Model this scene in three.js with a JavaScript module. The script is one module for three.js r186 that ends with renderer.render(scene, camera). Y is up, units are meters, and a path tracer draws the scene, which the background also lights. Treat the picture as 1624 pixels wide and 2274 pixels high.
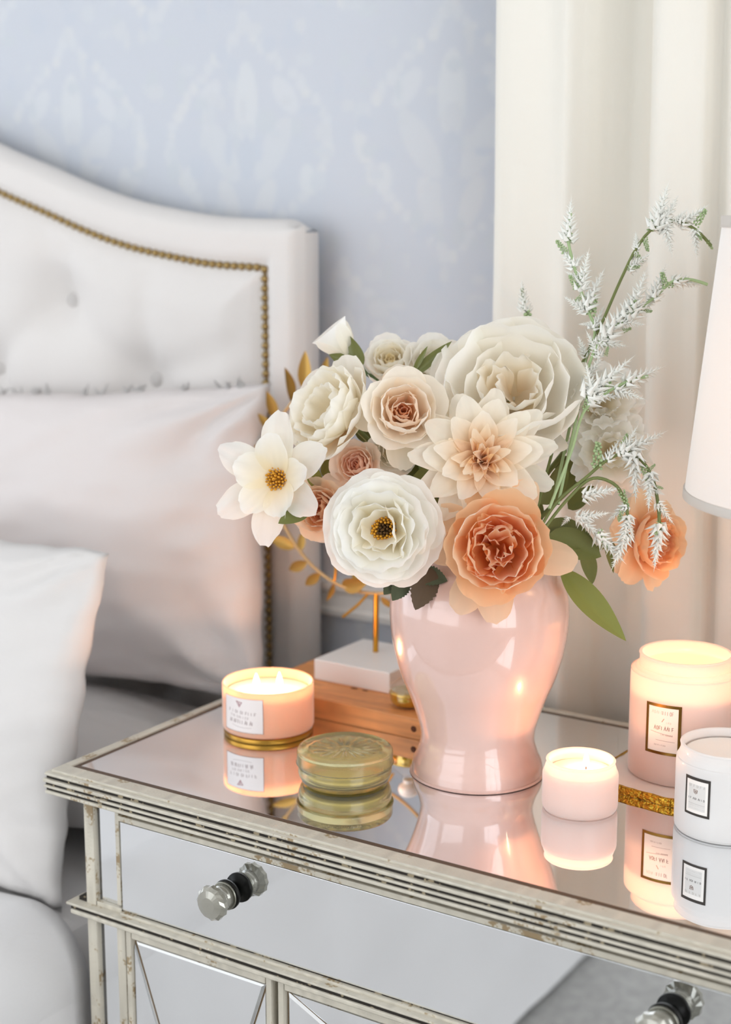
import * as THREE from 'three';
import { RoundedBoxGeometry } from 'three/addons/geometries/RoundedBoxGeometry.js';
import { mergeGeometries, mergeVertices } from 'three/addons/utils/BufferGeometryUtils.js';
import { ImprovedNoise } from 'three/addons/math/ImprovedNoise.js';
import { RectAreaLightUniformsLib } from 'three/addons/lights/RectAreaLightUniformsLib.js';

// ------------------------------------------------------------------ camera, sky, light, exposure
RectAreaLightUniformsLib.init();
const scene = new THREE.Scene();
const V = (x, y, z) => new THREE.Vector3(x, y, z);
const D2R = Math.PI / 180;
const FOCAL = 3400, PITCH = 10.94 * D2R, YAW = 33.2 * D2R, CX = 812, CY = 1137;
const EYE = V(0.63, 1.31, 1.64);
const FWD = V(-Math.sin(YAW) * Math.cos(PITCH), -Math.sin(PITCH), -Math.cos(YAW) * Math.cos(PITCH));
const RGT = V(Math.cos(YAW), 0, -Math.sin(YAW));
const UPV = new THREE.Vector3().crossVectors(RGT, FWD);
const camera = new THREE.PerspectiveCamera(2 * Math.atan(1137 / FOCAL) / D2R, 1624 / 2274, 0.05, 60);
camera.position.copy(EYE);
camera.lookAt(EYE.clone().add(FWD));
camera.focus = 1.42;
camera.userData.fStop = 3.6;
const renderer = new THREE.WebGLRenderer({ antialias: true });
renderer.toneMapping = THREE.LinearToneMapping;
renderer.toneMappingExposure = 0.97;
renderer.shadowMap.enabled = true;
scene.background = new THREE.Color(0.86, 0.93, 1.0);
scene.backgroundIntensity = 1.8;
const WINDOW_LIGHT = { left: 0.95, front: 1.5, right: 3.7 };   // radiance of the daylight in each window
const WINDOW_COLOUR = { left: 0xf3f6fd, front: 0xfcfbfb, right: 0xf8f8fa };

// ------------------------------------------------------------------ helpers
let seed = 7;
const rnd = () => { seed = (seed + 0x6D2B79F5) | 0; let t = Math.imul(seed ^ (seed >>> 15), 1 | seed); t = (t + Math.imul(t ^ (t >>> 7), 61 | t)) ^ t; return ((t ^ (t >>> 14)) >>> 0) / 4294967296; };
const rr = (a, b) => a + (b - a) * rnd();
const clamp = (x, a, b) => Math.min(b, Math.max(a, x));
const lerp = (a, b, t) => a + (b - a) * t;
const smooth = (a, b, x) => { const t = clamp((x - a) / (b - a), 0, 1); return t * t * (3 - 2 * t); };
const perlin = new ImprovedNoise();
const noise = (x, y, z = 0) => perlin.noise(x + 31.7, y + 11.3, z + 5.1);
const fbm = (x, y, z = 0) => noise(x, y, z) + 0.5 * noise(2.1 * x, 2.1 * y, 2.1 * z + 3) + 0.25 * noise(4.3 * x, 4.3 * y, 4.3 * z + 7);

// a photo pixel is a direction; the distance comes from a surface or a chosen depth
const rayOf = (px, py) => FWD.clone().addScaledVector(RGT, (px - CX) / FOCAL).addScaledVector(UPV, -(py - CY) / FOCAL);
const at = (px, py, depth) => EYE.clone().addScaledVector(rayOf(px, py), depth);
const onAxis = (axis, px, py, value) => { const d = rayOf(px, py); return EYE.clone().addScaledVector(d, (value - EYE[axis]) / d[axis]); };
const onY = (px, py, y) => onAxis('y', px, py, y);
const onZ = (px, py, z) => onAxis('z', px, py, z);
const depthOf = p => p.clone().sub(EYE).dot(FWD);
const facing = (a, b) => FWD.clone().negate().addScaledVector(RGT, a).addScaledVector(UPV, b).normalize();

const taken = {};
const numbered = n => { const k = taken[n] = (taken[n] ?? -1) + 1; return k ? `${n}_${String(k).padStart(3, '0')}` : n; };
function mesh(name, geo, mat, parent) {
  const m = new THREE.Mesh(geo, mat); m.name = name; m.castShadow = m.receiveShadow = true; parent?.add(m); return m;
}
function thing(name, label, category, p = V(0, 0, 0), group) {
  const g = new THREE.Group(); g.name = numbered(name); g.position.copy(p); g.userData = { label, category };
  if (group) g.userData.group = group;
  scene.add(g); return g;
}
function struct(name, geo, mat, label, category) {
  const m = mesh(name, geo, mat, scene); m.userData = { kind: 'structure', label, category }; return m;
}
function structGroup(name, label, category) {
  const g = new THREE.Group(); g.name = name; g.userData = { kind: 'structure', label, category }; scene.add(g); return g;
}
function boxUV(geo, s = 1) {   // uv in metres by the way a face points
  const g = geo.index ? geo.toNonIndexed() : geo; const p = g.attributes.position, n = g.attributes.normal, uv = new Float32Array(p.count * 2);
  for (let i = 0; i < p.count; i++) {
    const ax = Math.abs(n.getX(i)), ay = Math.abs(n.getY(i)), az = Math.abs(n.getZ(i));
    const a = ax > ay && ax > az ? [p.getZ(i), p.getY(i)] : ay > az ? [p.getX(i), p.getZ(i)] : [p.getX(i), p.getY(i)];
    uv[2 * i] = a[0] * s; uv[2 * i + 1] = a[1] * s;
  }
  g.setAttribute('uv', new THREE.BufferAttribute(uv, 2)); return g;
}
const box = (x0, x1, y0, y1, z0, z1, r = 0) => {
  const w = x1 - x0, h = y1 - y0, d = z1 - z0;
  const g = r ? new RoundedBoxGeometry(w, h, d, 3, Math.min(r, w / 2.01, h / 2.01, d / 2.01)) : new THREE.BoxGeometry(w, h, d);
  g.translate((x0 + x1) / 2, (y0 + y1) / 2, (z0 + z1) / 2); return boxUV(g);
};
const lathe = (pts, seg = 48) => new THREE.LatheGeometry(pts.map(([r, y]) => new THREE.Vector2(r, y)), seg);
const smoothProfile = (pts, n = 40) => new THREE.SplineCurve(pts.map(([r, y]) => new THREE.Vector2(r, y))).getPoints(n).map(p => [Math.max(p.x, 0.0001), p.y]);
const tube = (pts, r, seg = 24, rs = 8) => new THREE.TubeGeometry(new THREE.CatmullRomCurve3(pts), seg, r, rs);
function grid(nu, nv, fn) {    // fn(u, v in 0..1) -> {p:[x,y,z], uv, c}
  const P = [], UVs = [], Cs = [], I = [];
  for (let j = 0; j <= nv; j++) for (let i = 0; i <= nu; i++) {
    const q = fn(i / nu, j / nv); P.push(...q.p); UVs.push(...(q.uv ?? [i / nu, j / nv])); if (q.c) Cs.push(...q.c);
  }
  for (let j = 0; j < nv; j++) for (let i = 0; i < nu; i++) { const a = j * (nu + 1) + i, b = a + 1, c = a + nu + 1, d = c + 1; I.push(a, b, d, a, d, c); }
  const g = new THREE.BufferGeometry();
  g.setAttribute('position', new THREE.Float32BufferAttribute(P, 3)); g.setAttribute('uv', new THREE.Float32BufferAttribute(UVs, 2));
  if (Cs.length) g.setAttribute('color', new THREE.Float32BufferAttribute(Cs, 3));
  g.setIndex(I); g.computeVertexNormals(); return g;
}
function roundedSub(w, h, d, r, n, disp) {   // a box with rounded edges and a fine skin that can be displaced
  let g = new THREE.BoxGeometry(w, h, d, n, Math.max(4, Math.round(n * h / w)), Math.max(4, Math.round(n * d / w)));
  const p = g.attributes.position, a = V(), q = V();
  for (let i = 0; i < p.count; i++) {
    a.fromBufferAttribute(p, i); q.set(clamp(a.x, -w / 2 + r, w / 2 - r), clamp(a.y, -h / 2 + r, h / 2 - r), clamp(a.z, -d / 2 + r, d / 2 - r));
    const o = a.clone().sub(q); if (o.length() > 1e-6) { o.normalize(); a.copy(q).addScaledVector(o, r + (disp ? disp(a, o) : 0)); }
    p.setXYZ(i, a.x, a.y, a.z);
  }
  const uv = boxUV(g); g.dispose(); g = mergeVertices((uv.deleteAttribute('normal'), uv), 1e-5); g.computeVertexNormals(); return g;
}
// ------------------------------------------------------------------ textures and materials
function dataTex(n, fn, srgb, repeat = [1, 1]) {
  const d = new Uint8Array(n * n * 4);
  for (let y = 0; y < n; y++) for (let x = 0; x < n; x++) { const c = fn(x / n, y / n); for (let k = 0; k < 3; k++) d[(y * n + x) * 4 + k] = clamp(Math.round(c[k] * 255), 0, 255); d[(y * n + x) * 4 + 3] = 255; }
  const t = new THREE.DataTexture(d, n, n); t.wrapS = t.wrapT = THREE.RepeatWrapping; t.magFilter = THREE.LinearFilter; t.minFilter = THREE.LinearMipmapLinearFilter; t.generateMipmaps = true;
  t.repeat.set(...repeat); if (srgb) t.colorSpace = THREE.SRGBColorSpace; t.needsUpdate = true; return t;
}
// periodic value noise so textures tile
const lattice = Array.from({ length: 4096 }, () => rnd());
const vn = (x, y, p) => { const xi = Math.floor(x), yi = Math.floor(y), fx = x - xi, fy = y - yi, h = (a, b) => lattice[(((a % p + p) % p) * 57 + ((b % p + p) % p) * 131) & 4095]; const sx = fx * fx * (3 - 2 * fx), sy = fy * fy * (3 - 2 * fy); return lerp(lerp(h(xi, yi), h(xi + 1, yi), sx), lerp(h(xi, yi + 1), h(xi + 1, yi + 1), sx), sy); };
const vfbm = (x, y, p) => 0.5 * vn(x * p, y * p, p) + 0.28 * vn(x * p * 2, y * p * 2, p * 2) + 0.22 * vn(x * p * 4, y * p * 4, p * 4);

const weave = dataTex(256, (x, y) => { const a = 0.5 + 0.5 * Math.sin(x * 64 * 2 * Math.PI) * Math.sin(y * 64 * 2 * Math.PI); const b = vfbm(x, y, 16); const v = 0.6 * a + 0.4 * b; return [v, v, v]; }, false, [12, 12]);
const distress = dataTex(512, (x, y) => {
  const g = vfbm(x, y, 8), f = vn(x * 128, y * 128, 128), s = vn(x * 40, y * 10, 40), m = smooth(0.62, 0.72, g * 0.75 + f * 0.18 + 0.06 * s), l = 0.93 + 0.1 * s;
  const a = [0.80 * l, 0.775 * l, 0.715 * l], b = [0.52, 0.42, 0.27];
  return a.map((v, k) => lerp(v, b[k], m * 0.75));
}, true, [4, 4]);
// black-brown antiquing stain rubbed between the reeds, with flecks of paint bridging it
const stainTex = dataTex(256, (x, y) => { const m = smooth(0.66, 0.74, 0.7 * vn(x * 24, y * 24, 24) + 0.3 * vn(x * 90, y * 90, 90)), k = 0.85 + 0.3 * vn(x * 60, y * 60, 60); return [0.135 * k, 0.11 * k, 0.08 * k].map((v, i) => lerp(v, [0.6, 0.55, 0.45][i], m)); }, true, [6, 6]);
const distressBump = dataTex(256, (x, y) => { const v = vfbm(x, y, 16) * 0.6 + 0.4 * vn(x * 128, y * 128, 128); return [v, v, v]; }, false, [6, 6]);
const paper = (() => {   // faded damask: rows of ogee medallions, half-dropped; drawn coarse, the print is soft
  const n = 128, cv = document.createElement('canvas'); cv.width = cv.height = n; const c = cv.getContext('2d');
  c.fillStyle = '#d3d7e0'; c.fillRect(0, 0, n, n);
  const blob = (x, y, rx, ry, a, col) => { c.fillStyle = col; for (const dx of [-n, 0, n]) for (const dy of [-n, 0, n]) { c.beginPath(); c.ellipse(x + dx, y + dy, rx, ry, a, 0, 7); c.fill(); } };
  const motif = (x, y) => {
    for (let i = 0; i < 26; i++) { const t = i / 26, w = 27 * Math.sin(Math.PI * t) ** 1.4, yy = y - 32 + 64 * t; for (const m of [-1, 1]) blob(x + m * w + rr(-1, 1), yy, rr(1.2, 2.3), rr(1.2, 2.3), 0, rnd() < 0.5 ? '#dadde3' : '#dddfe3'); }
    for (const m of [-1, 1]) { blob(x + m * 9, y + 2, 4, 10, m * 0.6, '#d9dce2'); blob(x + m * 13, y - 12, 3, 6, -m * 0.7, '#dbdee4'); blob(x + m * 6, y + 16, 3, 7, m * 0.4, '#dbdde2'); blob(x + m * 20, y + 10, 2.5, 4, 0, '#dcdfe4'); }
    blob(x, y - 10, 4, 11, 0, '#dcdfe4'); blob(x, y + 4, 2.5, 6, 0, '#d0d5df');
  };
  for (let i = 0; i < 2; i++) for (let j = 0; j < 2; j++) motif((i + (j ? 0.5 : 0)) * n / 2 + 30, j * n / 2 + 30);
  for (let i = 0; i < 240; i++) blob(rr(0, n), rr(0, n), rr(1, 3.5), rr(1, 3.5), 0, ['#d1d6e0', '#d6dae1', '#d3d8df', '#d8dbe1'][i % 4]);
  const t = new THREE.CanvasTexture(cv); t.wrapS = t.wrapT = THREE.RepeatWrapping; t.magFilter = THREE.LinearFilter; t.colorSpace = THREE.SRGBColorSpace; t.repeat.set(1 / 0.62, 1 / 0.62); return t;
})();
const woodTex = dataTex(512, (x, y) => { const w = vn(x * 6 + 0.6 * vn(x * 4, y * 4, 4), y * 90, 90), k = vfbm(x, y, 12), v = 0.82 + 0.12 * w + 0.12 * (k - 0.5); return [0.97 * v, 0.66 * v, 0.40 * v]; }, true, [3, 3]);
const carpetTex = dataTex(256, (x, y) => { const v = 0.9 + 0.2 * (vfbm(x, y, 32) - 0.5); return [0.72 * v, 0.715 * v, 0.70 * v]; }, true, [3, 3]);
const goldFlake = dataTex(256, (x, y) => { const v = vfbm(x, y, 16); return [v, v, v]; }, false, [20, 20]);

const M = (p) => new THREE.MeshPhysicalMaterial(p);
const mat = {
  wall: M({ map: paper, color: 0xf1f2f2, roughness: 0.85 }),
  plaster: M({ color: 0xeeebe6, roughness: 0.9 }),
  ceiling: M({ color: 0xf3f1ee, roughness: 0.95 }),
  trim: M({ color: 0xf2f0ec, roughness: 0.5 }),
  floor: M({ map: carpetTex, roughness: 1, bumpMap: carpetTex, bumpScale: 0.004 }),
  glassPane: M({ color: 0xffffff, roughness: 0, transmission: 1, thickness: 0 }),
  bedding: M({ color: 0xdddad8, roughness: 0.95, bumpMap: weave, bumpScale: 0.0006, sheen: 0.4, sheenRoughness: 0.6 }),
  beddingSheet: M({ color: 0xe4e3e3, roughness: 0.95, bumpMap: weave, bumpScale: 0.0006, sheen: 0.4, sheenRoughness: 0.6, side: THREE.DoubleSide }),
  blushLinen: M({ color: 0xe0d9d7, roughness: 0.95, bumpMap: weave, bumpScale: 0.0006, sheen: 0.4, sheenRoughness: 0.6 }),
  headboard: M({ color: 0xdfdbd8, roughness: 0.9, bumpMap: weave, bumpScale: 0.0004, sheen: 0.5, sheenRoughness: 0.5 }),
  nail: M({ color: 0x9c8458, roughness: 0.35, metalness: 1 }),
  nailBand: M({ color: 0x8d7a56, roughness: 0.7 }),
  curtain: M({ color: 0xebe8df, roughness: 0.95, bumpMap: weave, bumpScale: 0.0004 }),
  paint: M({ map: distress, roughness: 0.45, bumpMap: distressBump, bumpScale: 0.0006, clearcoat: 0.15, clearcoatRoughness: 0.4 }),
  groove: M({ map: stainTex, roughness: 0.8 }),
  caseWood: M({ color: 0x8a7458, roughness: 0.7 }),
  mirror: M({ color: 0xf2f4f6, metalness: 1, roughness: 0.015 }),
  bevel: M({ color: 0x8d8f95, metalness: 1, roughness: 0.12 }),
  darkWood: M({ color: 0x54402f, roughness: 0.5 }),
  knobGlass: M({ color: 0x9d9b90, roughness: 0.14, metalness: 0.4, clearcoat: 1, clearcoatRoughness: 0.03 }),
  blackMetal: M({ color: 0x14130f, roughness: 0.4, metalness: 0.6 }),
  pewter: M({ color: 0x8b8a80, roughness: 0.35, metalness: 1 }),
  vase: M({ color: 0xdfbcb1, roughness: 0.22, clearcoat: 1, clearcoatRoughness: 0.03 }),
  vaseInside: M({ color: 0xd9b9ae, roughness: 0.6 }),
  frost: M({ color: 0xfbf0eb, roughness: 1, transmission: 0.6, thickness: 0, clearcoat: 0.5, clearcoatRoughness: 0.12, side: THREE.DoubleSide }),
  frostWhite: M({ color: 0xf9f7f5, roughness: 1, transmission: 0.35, thickness: 0, clearcoat: 0.5, clearcoatRoughness: 0.12, side: THREE.DoubleSide }),
  amberGlass: M({ color: 0xfde0c6, roughness: 1, transmission: 0.6, thickness: 0, clearcoat: 0.8, clearcoatRoughness: 0.06, side: THREE.DoubleSide }),
  wax: M({ color: 0xfbefe4, roughness: 1, transmission: 0.32, thickness: 0, side: THREE.DoubleSide }),
  waxWhite: M({ color: 0xf6f3ee, roughness: 0.6 }),
  wick: M({ color: 0x2a1f16, roughness: 0.9 }),
  flame: M({ color: 0x000000, emissive: 0xffeec4, emissiveIntensity: 22, roughness: 1 }),
  bulb: M({ color: 0xffffff, emissive: 0xffdcae, emissiveIntensity: 1.2 }),
  gold: M({ color: 0xd09a3a, metalness: 1, roughness: 0.28 }),
  goldLeaf: M({ color: 0xbf9a52, metalness: 0.65, roughness: 0.45, side: THREE.DoubleSide }),
  goldStem: M({ color: 0xc9a878, metalness: 0.5, roughness: 0.5 }),
  goldEdge: M({ color: 0xd2a63c, metalness: 1, roughness: 0.3, bumpMap: goldFlake, bumpScale: 0.004 }),
  brass: M({ color: 0xb5893c, metalness: 1, roughness: 0.32 }),
  stone: M({ color: 0xefe8e3, roughness: 0.25, clearcoat: 0.5 }),
  whiteBlock: M({ color: 0xf0ece9, roughness: 0.45 }),
  wood: M({ map: woodTex, roughness: 0.5, bumpMap: woodTex, bumpScale: 0.0006 }),
  woodHole: M({ color: 0x5a2f14, roughness: 0.8 }),
  goldGlass: M({ color: 0xfbf3cc, roughness: 0.16, transmission: 0.92, thickness: 0.01, ior: 1.42, attenuationColor: 0xecd97c, attenuationDistance: 0.07 }),
  goldGlassDark: M({ color: 0xf2e7b4, roughness: 0.4 }),
  clearGlass: M({ color: 0xffffff, roughness: 0.02, transmission: 1, thickness: 0, side: THREE.DoubleSide }),
  goldLiquid: M({ color: 0xc7a02e, roughness: 0.15, metalness: 0.7, clearcoat: 1 }),
  shade: M({ color: 0xf5f4f2, roughness: 1, transmission: 0.35, thickness: 0, bumpMap: weave, bumpScale: 0.0003, side: THREE.DoubleSide }),
  shadeTrim: M({ color: 0xcfc8c0, roughness: 0.8 }),
  porcelain: M({ color: 0xf6f4f0, roughness: 0.15, clearcoat: 1, clearcoatRoughness: 0.03 }),
  petal: M({ color: 0xffffff, vertexColors: true, roughness: 1, transmission: 0.6, thickness: 0, side: THREE.DoubleSide }),
  stem: M({ color: 0x737d48, roughness: 0.7 }),
  stemDark: M({ color: 0x4a5c34, roughness: 0.7 }),
  leafEucalyptus: M({ color: 0x515b45, roughness: 0.5, side: THREE.DoubleSide }),
  leafMid: M({ color: 0x6b7038, roughness: 0.45, side: THREE.DoubleSide }),
  leafOlive: M({ color: 0x7d7a34, roughness: 0.55, side: THREE.DoubleSide }),
  leafBrown: M({ color: 0x5a4a38, roughness: 0.6, side: THREE.DoubleSide }),
  leafBright: M({ color: 0x7f833c, roughness: 0.45, side: THREE.DoubleSide }),
  plumeWhite: M({ color: 0xf6f7f1, roughness: 0.9, side: THREE.DoubleSide }),
  plumeGreen: M({ color: 0xa9bf8f, roughness: 0.9 }),
  stamen: M({ color: 0xd79a2b, roughness: 0.8 }),
  stamenDark: M({ color: 0x5a3d17, roughness: 0.9 }),
};

// ------------------------------------------------------------------ the room
const RX0 = -3.2, RX1 = 2.1, RZ1 = 3.7, RH = 2.7, WT = 0.14;
struct('floor', box(RX0 - WT, RX1 + WT, -0.1, 0, -WT, RZ1 + WT), mat.floor, 'grey carpeted floor beneath the bed and nightstand', 'floor');
struct('ceiling', box(RX0 - WT, RX1 + WT, RH, RH + 0.1, -WT, RZ1 + WT), mat.ceiling, 'plain white bedroom ceiling above the walls', 'ceiling');
struct('wall_back', box(RX0 - WT, RX1 + WT, 0, RH, -WT, 0), mat.wall, 'pale blue damask papered wall behind the headboard', 'wall');
// a wall along z (x fixed) or along x (z fixed) with one window opening in it
function windowWall(name, along, fixed, inward, a0, a1, w0, w1, y0, y1, no, light, colour) {
  const t0 = inward > 0 ? fixed - WT : fixed, t1 = t0 + WT;
  const piece = (p0, p1, q0, q1) => along === 'z' ? box(t0, t1, q0, q1, p0, p1) : box(p0, p1, q0, q1, t0, t1);
  struct(name, mergeGeometries([piece(a0, w0, 0, RH), piece(w1, a1, 0, RH), piece(w0, w1, 0, y0), piece(w0, w1, y1, RH)]), mat.plaster, `plain off-white bedroom ${name.replace('_', ' ')} with a tall window`, 'wall');
  const g = structGroup(`window_${no}`, `white framed sash window in the ${name.replace('_', ' ')}`, 'window');
  const m0 = fixed - inward * 0.1, m1 = fixed - inward * 0.05, lo = Math.min(m0, m1), hi = Math.max(m0, m1), f = 0.06;
  const fp = (p0, p1, q0, q1, l = lo, h = hi) => along === 'z' ? box(l, h, q0, q1, p0, p1, 0.004) : box(p0, p1, q0, q1, l, h, 0.004);
  for (const b of [[w0, w1, y0, y0 + f], [w0, w1, y1 - f, y1], [w0, w0 + f, y0 + f, y1 - f], [w1 - f, w1, y0 + f, y1 - f]]) mesh('window_frame', fp(...b), mat.trim, g);
  const nm = 3, cw = (w1 - w0 - 2 * f) / nm;
  for (let k = 1; k < nm; k++) mesh('glazing_bar', fp(w0 + f + k * cw - 0.015, w0 + f + k * cw + 0.015, y0 + f, y1 - f, lo + 0.012, hi - 0.006), mat.trim, g);
  mesh('glazing_bar', fp(w0 + f, w1 - f, (y0 + y1) / 2 - 0.015, (y0 + y1) / 2 + 0.015, lo + 0.01, hi - 0.01), mat.trim, g);
  const mid = (lo + hi) / 2;
  for (let k = 0; k < nm; k++) for (const [b0, b1] of [[y0 + f, (y0 + y1) / 2], [(y0 + y1) / 2, y1 - f]]) mesh('pane', fp(w0 + f + k * cw, w0 + f + (k + 1) * cw, b0, b1, mid - 0.002, mid + 0.002), mat.glassPane, g);
  // daylight entering through the opening
  const L = new THREE.RectAreaLight(colour, light, w1 - w0 - 2 * f, y1 - y0 - 2 * f); L.name = `window_daylight_${no}`;
  const q = fixed - inward * 0.11, wm = (w0 + w1) / 2, ym = (y0 + y1) / 2;
  L.position.set(along === 'z' ? q : wm, ym, along === 'z' ? wm : q); L.lookAt(along === 'z' ? q + inward : wm, ym, along === 'z' ? wm : q + inward); scene.add(L);
}
windowWall('wall_left', 'z', RX0, 1, 0, RZ1, 0.4, 3.3, 0.35, 2.5, 1, WINDOW_LIGHT.left, WINDOW_COLOUR.left);
windowWall('wall_front', 'x', RZ1, -1, RX0, RX1, -2.9, 0.2, 0.45, 2.5, 2, WINDOW_LIGHT.front, WINDOW_COLOUR.front);
windowWall('wall_right', 'z', RX1, -1, 0, RZ1, 0.9, 2.7, 0.5, 2.4, 3, WINDOW_LIGHT.right, WINDOW_COLOUR.right);
struct('trim_1', new THREE.ExtrudeGeometry(new THREE.Shape([[0, 0.786], [0.012, 0.788], [0.014, 0.796], [0.009, 0.800], [0.010, 0.818], [0.020, 0.826], [0.022, 0.836], [0, 0.838]].map(([a, b]) => new THREE.Vector2(a, b))), { depth: RX1 - RX0, bevelEnabled: false }).rotateY(-Math.PI / 2).scale(1, 1, 1).translate(RX1, 0, 0), mat.trim, 'cream chair rail moulding along the papered wall', 'trim');
struct('baseboard_back', box(RX0, RX1, 0, 0.14, 0, 0.016, 0.004), mat.trim, 'white baseboard along the papered back wall', 'baseboard');

// ------------------------------------------------------------------ curtain
{
  const g = thing('curtain', 'floor-length cream curtain hanging in broad soft folds behind the lamp', 'curtain');
  const X0 = -0.222, S = [[0, 0.02], [0.012, 0.045], [0.03, 0.05], [0.075, 0.042], [0.1, 0.055], [0.112, 0.03], [0.125, -0.012], [0.15, -0.03], [0.175, -0.012], [0.19, 0.03], [0.205, 0.05], [0.235, 0.046], [0.252, 0.042], [0.259, 0.022], [0.267, 0.016], [0.276, 0.024], [0.29, 0.045], [0.33, 0.05], [0.36, 0.03], [0.38, -0.02], [0.41, -0.025], [0.44, 0.03], [0.48, 0.05], [0.52, 0.04], [0.55, -0.02], [0.58, -0.02], [0.61, 0.03], [0.66, 0.05], [0.7, 0.02]];
  const curve = new THREE.CatmullRomCurve3(S.map(([x, z]) => V(x, 0, z)));
  const pts = curve.getPoints(220);
  const sheet = off => grid(220, 24, (u, v) => {
    const p = pts[Math.round(u * 220)], y = 0.02 + v * 2.43, k = lerp(0.8, 1.1, v);
    const sway = 0.012 * Math.sin(v * 3.2 + u * 5) + 0.01 * (1 - v);
    return { p: [X0 + p.x * lerp(1.06, 1, v) + sway * (0.3 + u), y, 0.064 + p.z * 0.82 * k + off + 0.004 * fbm(u * 12, v * 3)], uv: [u * 1.1, y] };
  });
  const a = sheet(0), b = sheet(-0.0025); b.index.array.reverse();
  mesh('curtain_panel', mergeGeometries([a, b]), mat.curtain, g);
  const rod = thing('curtain_rod', 'white curtain rod above the cream curtain', 'curtain rod');
  mesh('rod', tube([V(-0.35, 2.47, 0.07), V(0.3, 2.47, 0.07), V(0.9, 2.47, 0.07)], 0.014), mat.trim, rod);
  for (const x of [-0.3, 0.85]) mesh('bracket', box(x - 0.012, x + 0.012, 2.44, 2.475, 0, 0.07, 0.003), mat.trim, rod);
  for (const x of [-0.36, 0.91]) mesh('finial', new THREE.SphereGeometry(0.026, 20, 14).translate(x, 2.47, 0.07), mat.trim, rod);
}

// ------------------------------------------------------------------ bed: headboard, mattress, pillows, duvet
const HB_X0 = -2.025, HB_X1 = -0.491, HB_ZB = 0.035;
const topCurve = new THREE.CatmullRomCurve3([[-1.26, 1.455], [-1.12, 1.435], [-1.0025, 1.396], [-0.9245, 1.371], [-0.849, 1.346], [-0.776, 1.327], [-0.705, 1.315], [-0.6365, 1.306], [-0.57, 1.303], [-0.50, 1.302], [-0.45, 1.302]].map(([x, y]) => V(x, y, 0)));
const topPts = topCurve.getPoints(200);
const topY = x => { const q = x < -1.258 ? -2.516 - x : x; if (q >= -0.46) return 1.302; for (let i = 1; i < topPts.length; i++) if (topPts[i].x >= q) { const a = topPts[i - 1], b = topPts[i]; return lerp(a.y, b.y, (q - a.x) / (b.x - a.x)); } return 1.455; };
const nailY = x => topY(x) - 0.0565;
const NAIL_X1 = -0.5475, NAIL_X0 = -2.516 - NAIL_X1;
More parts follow.
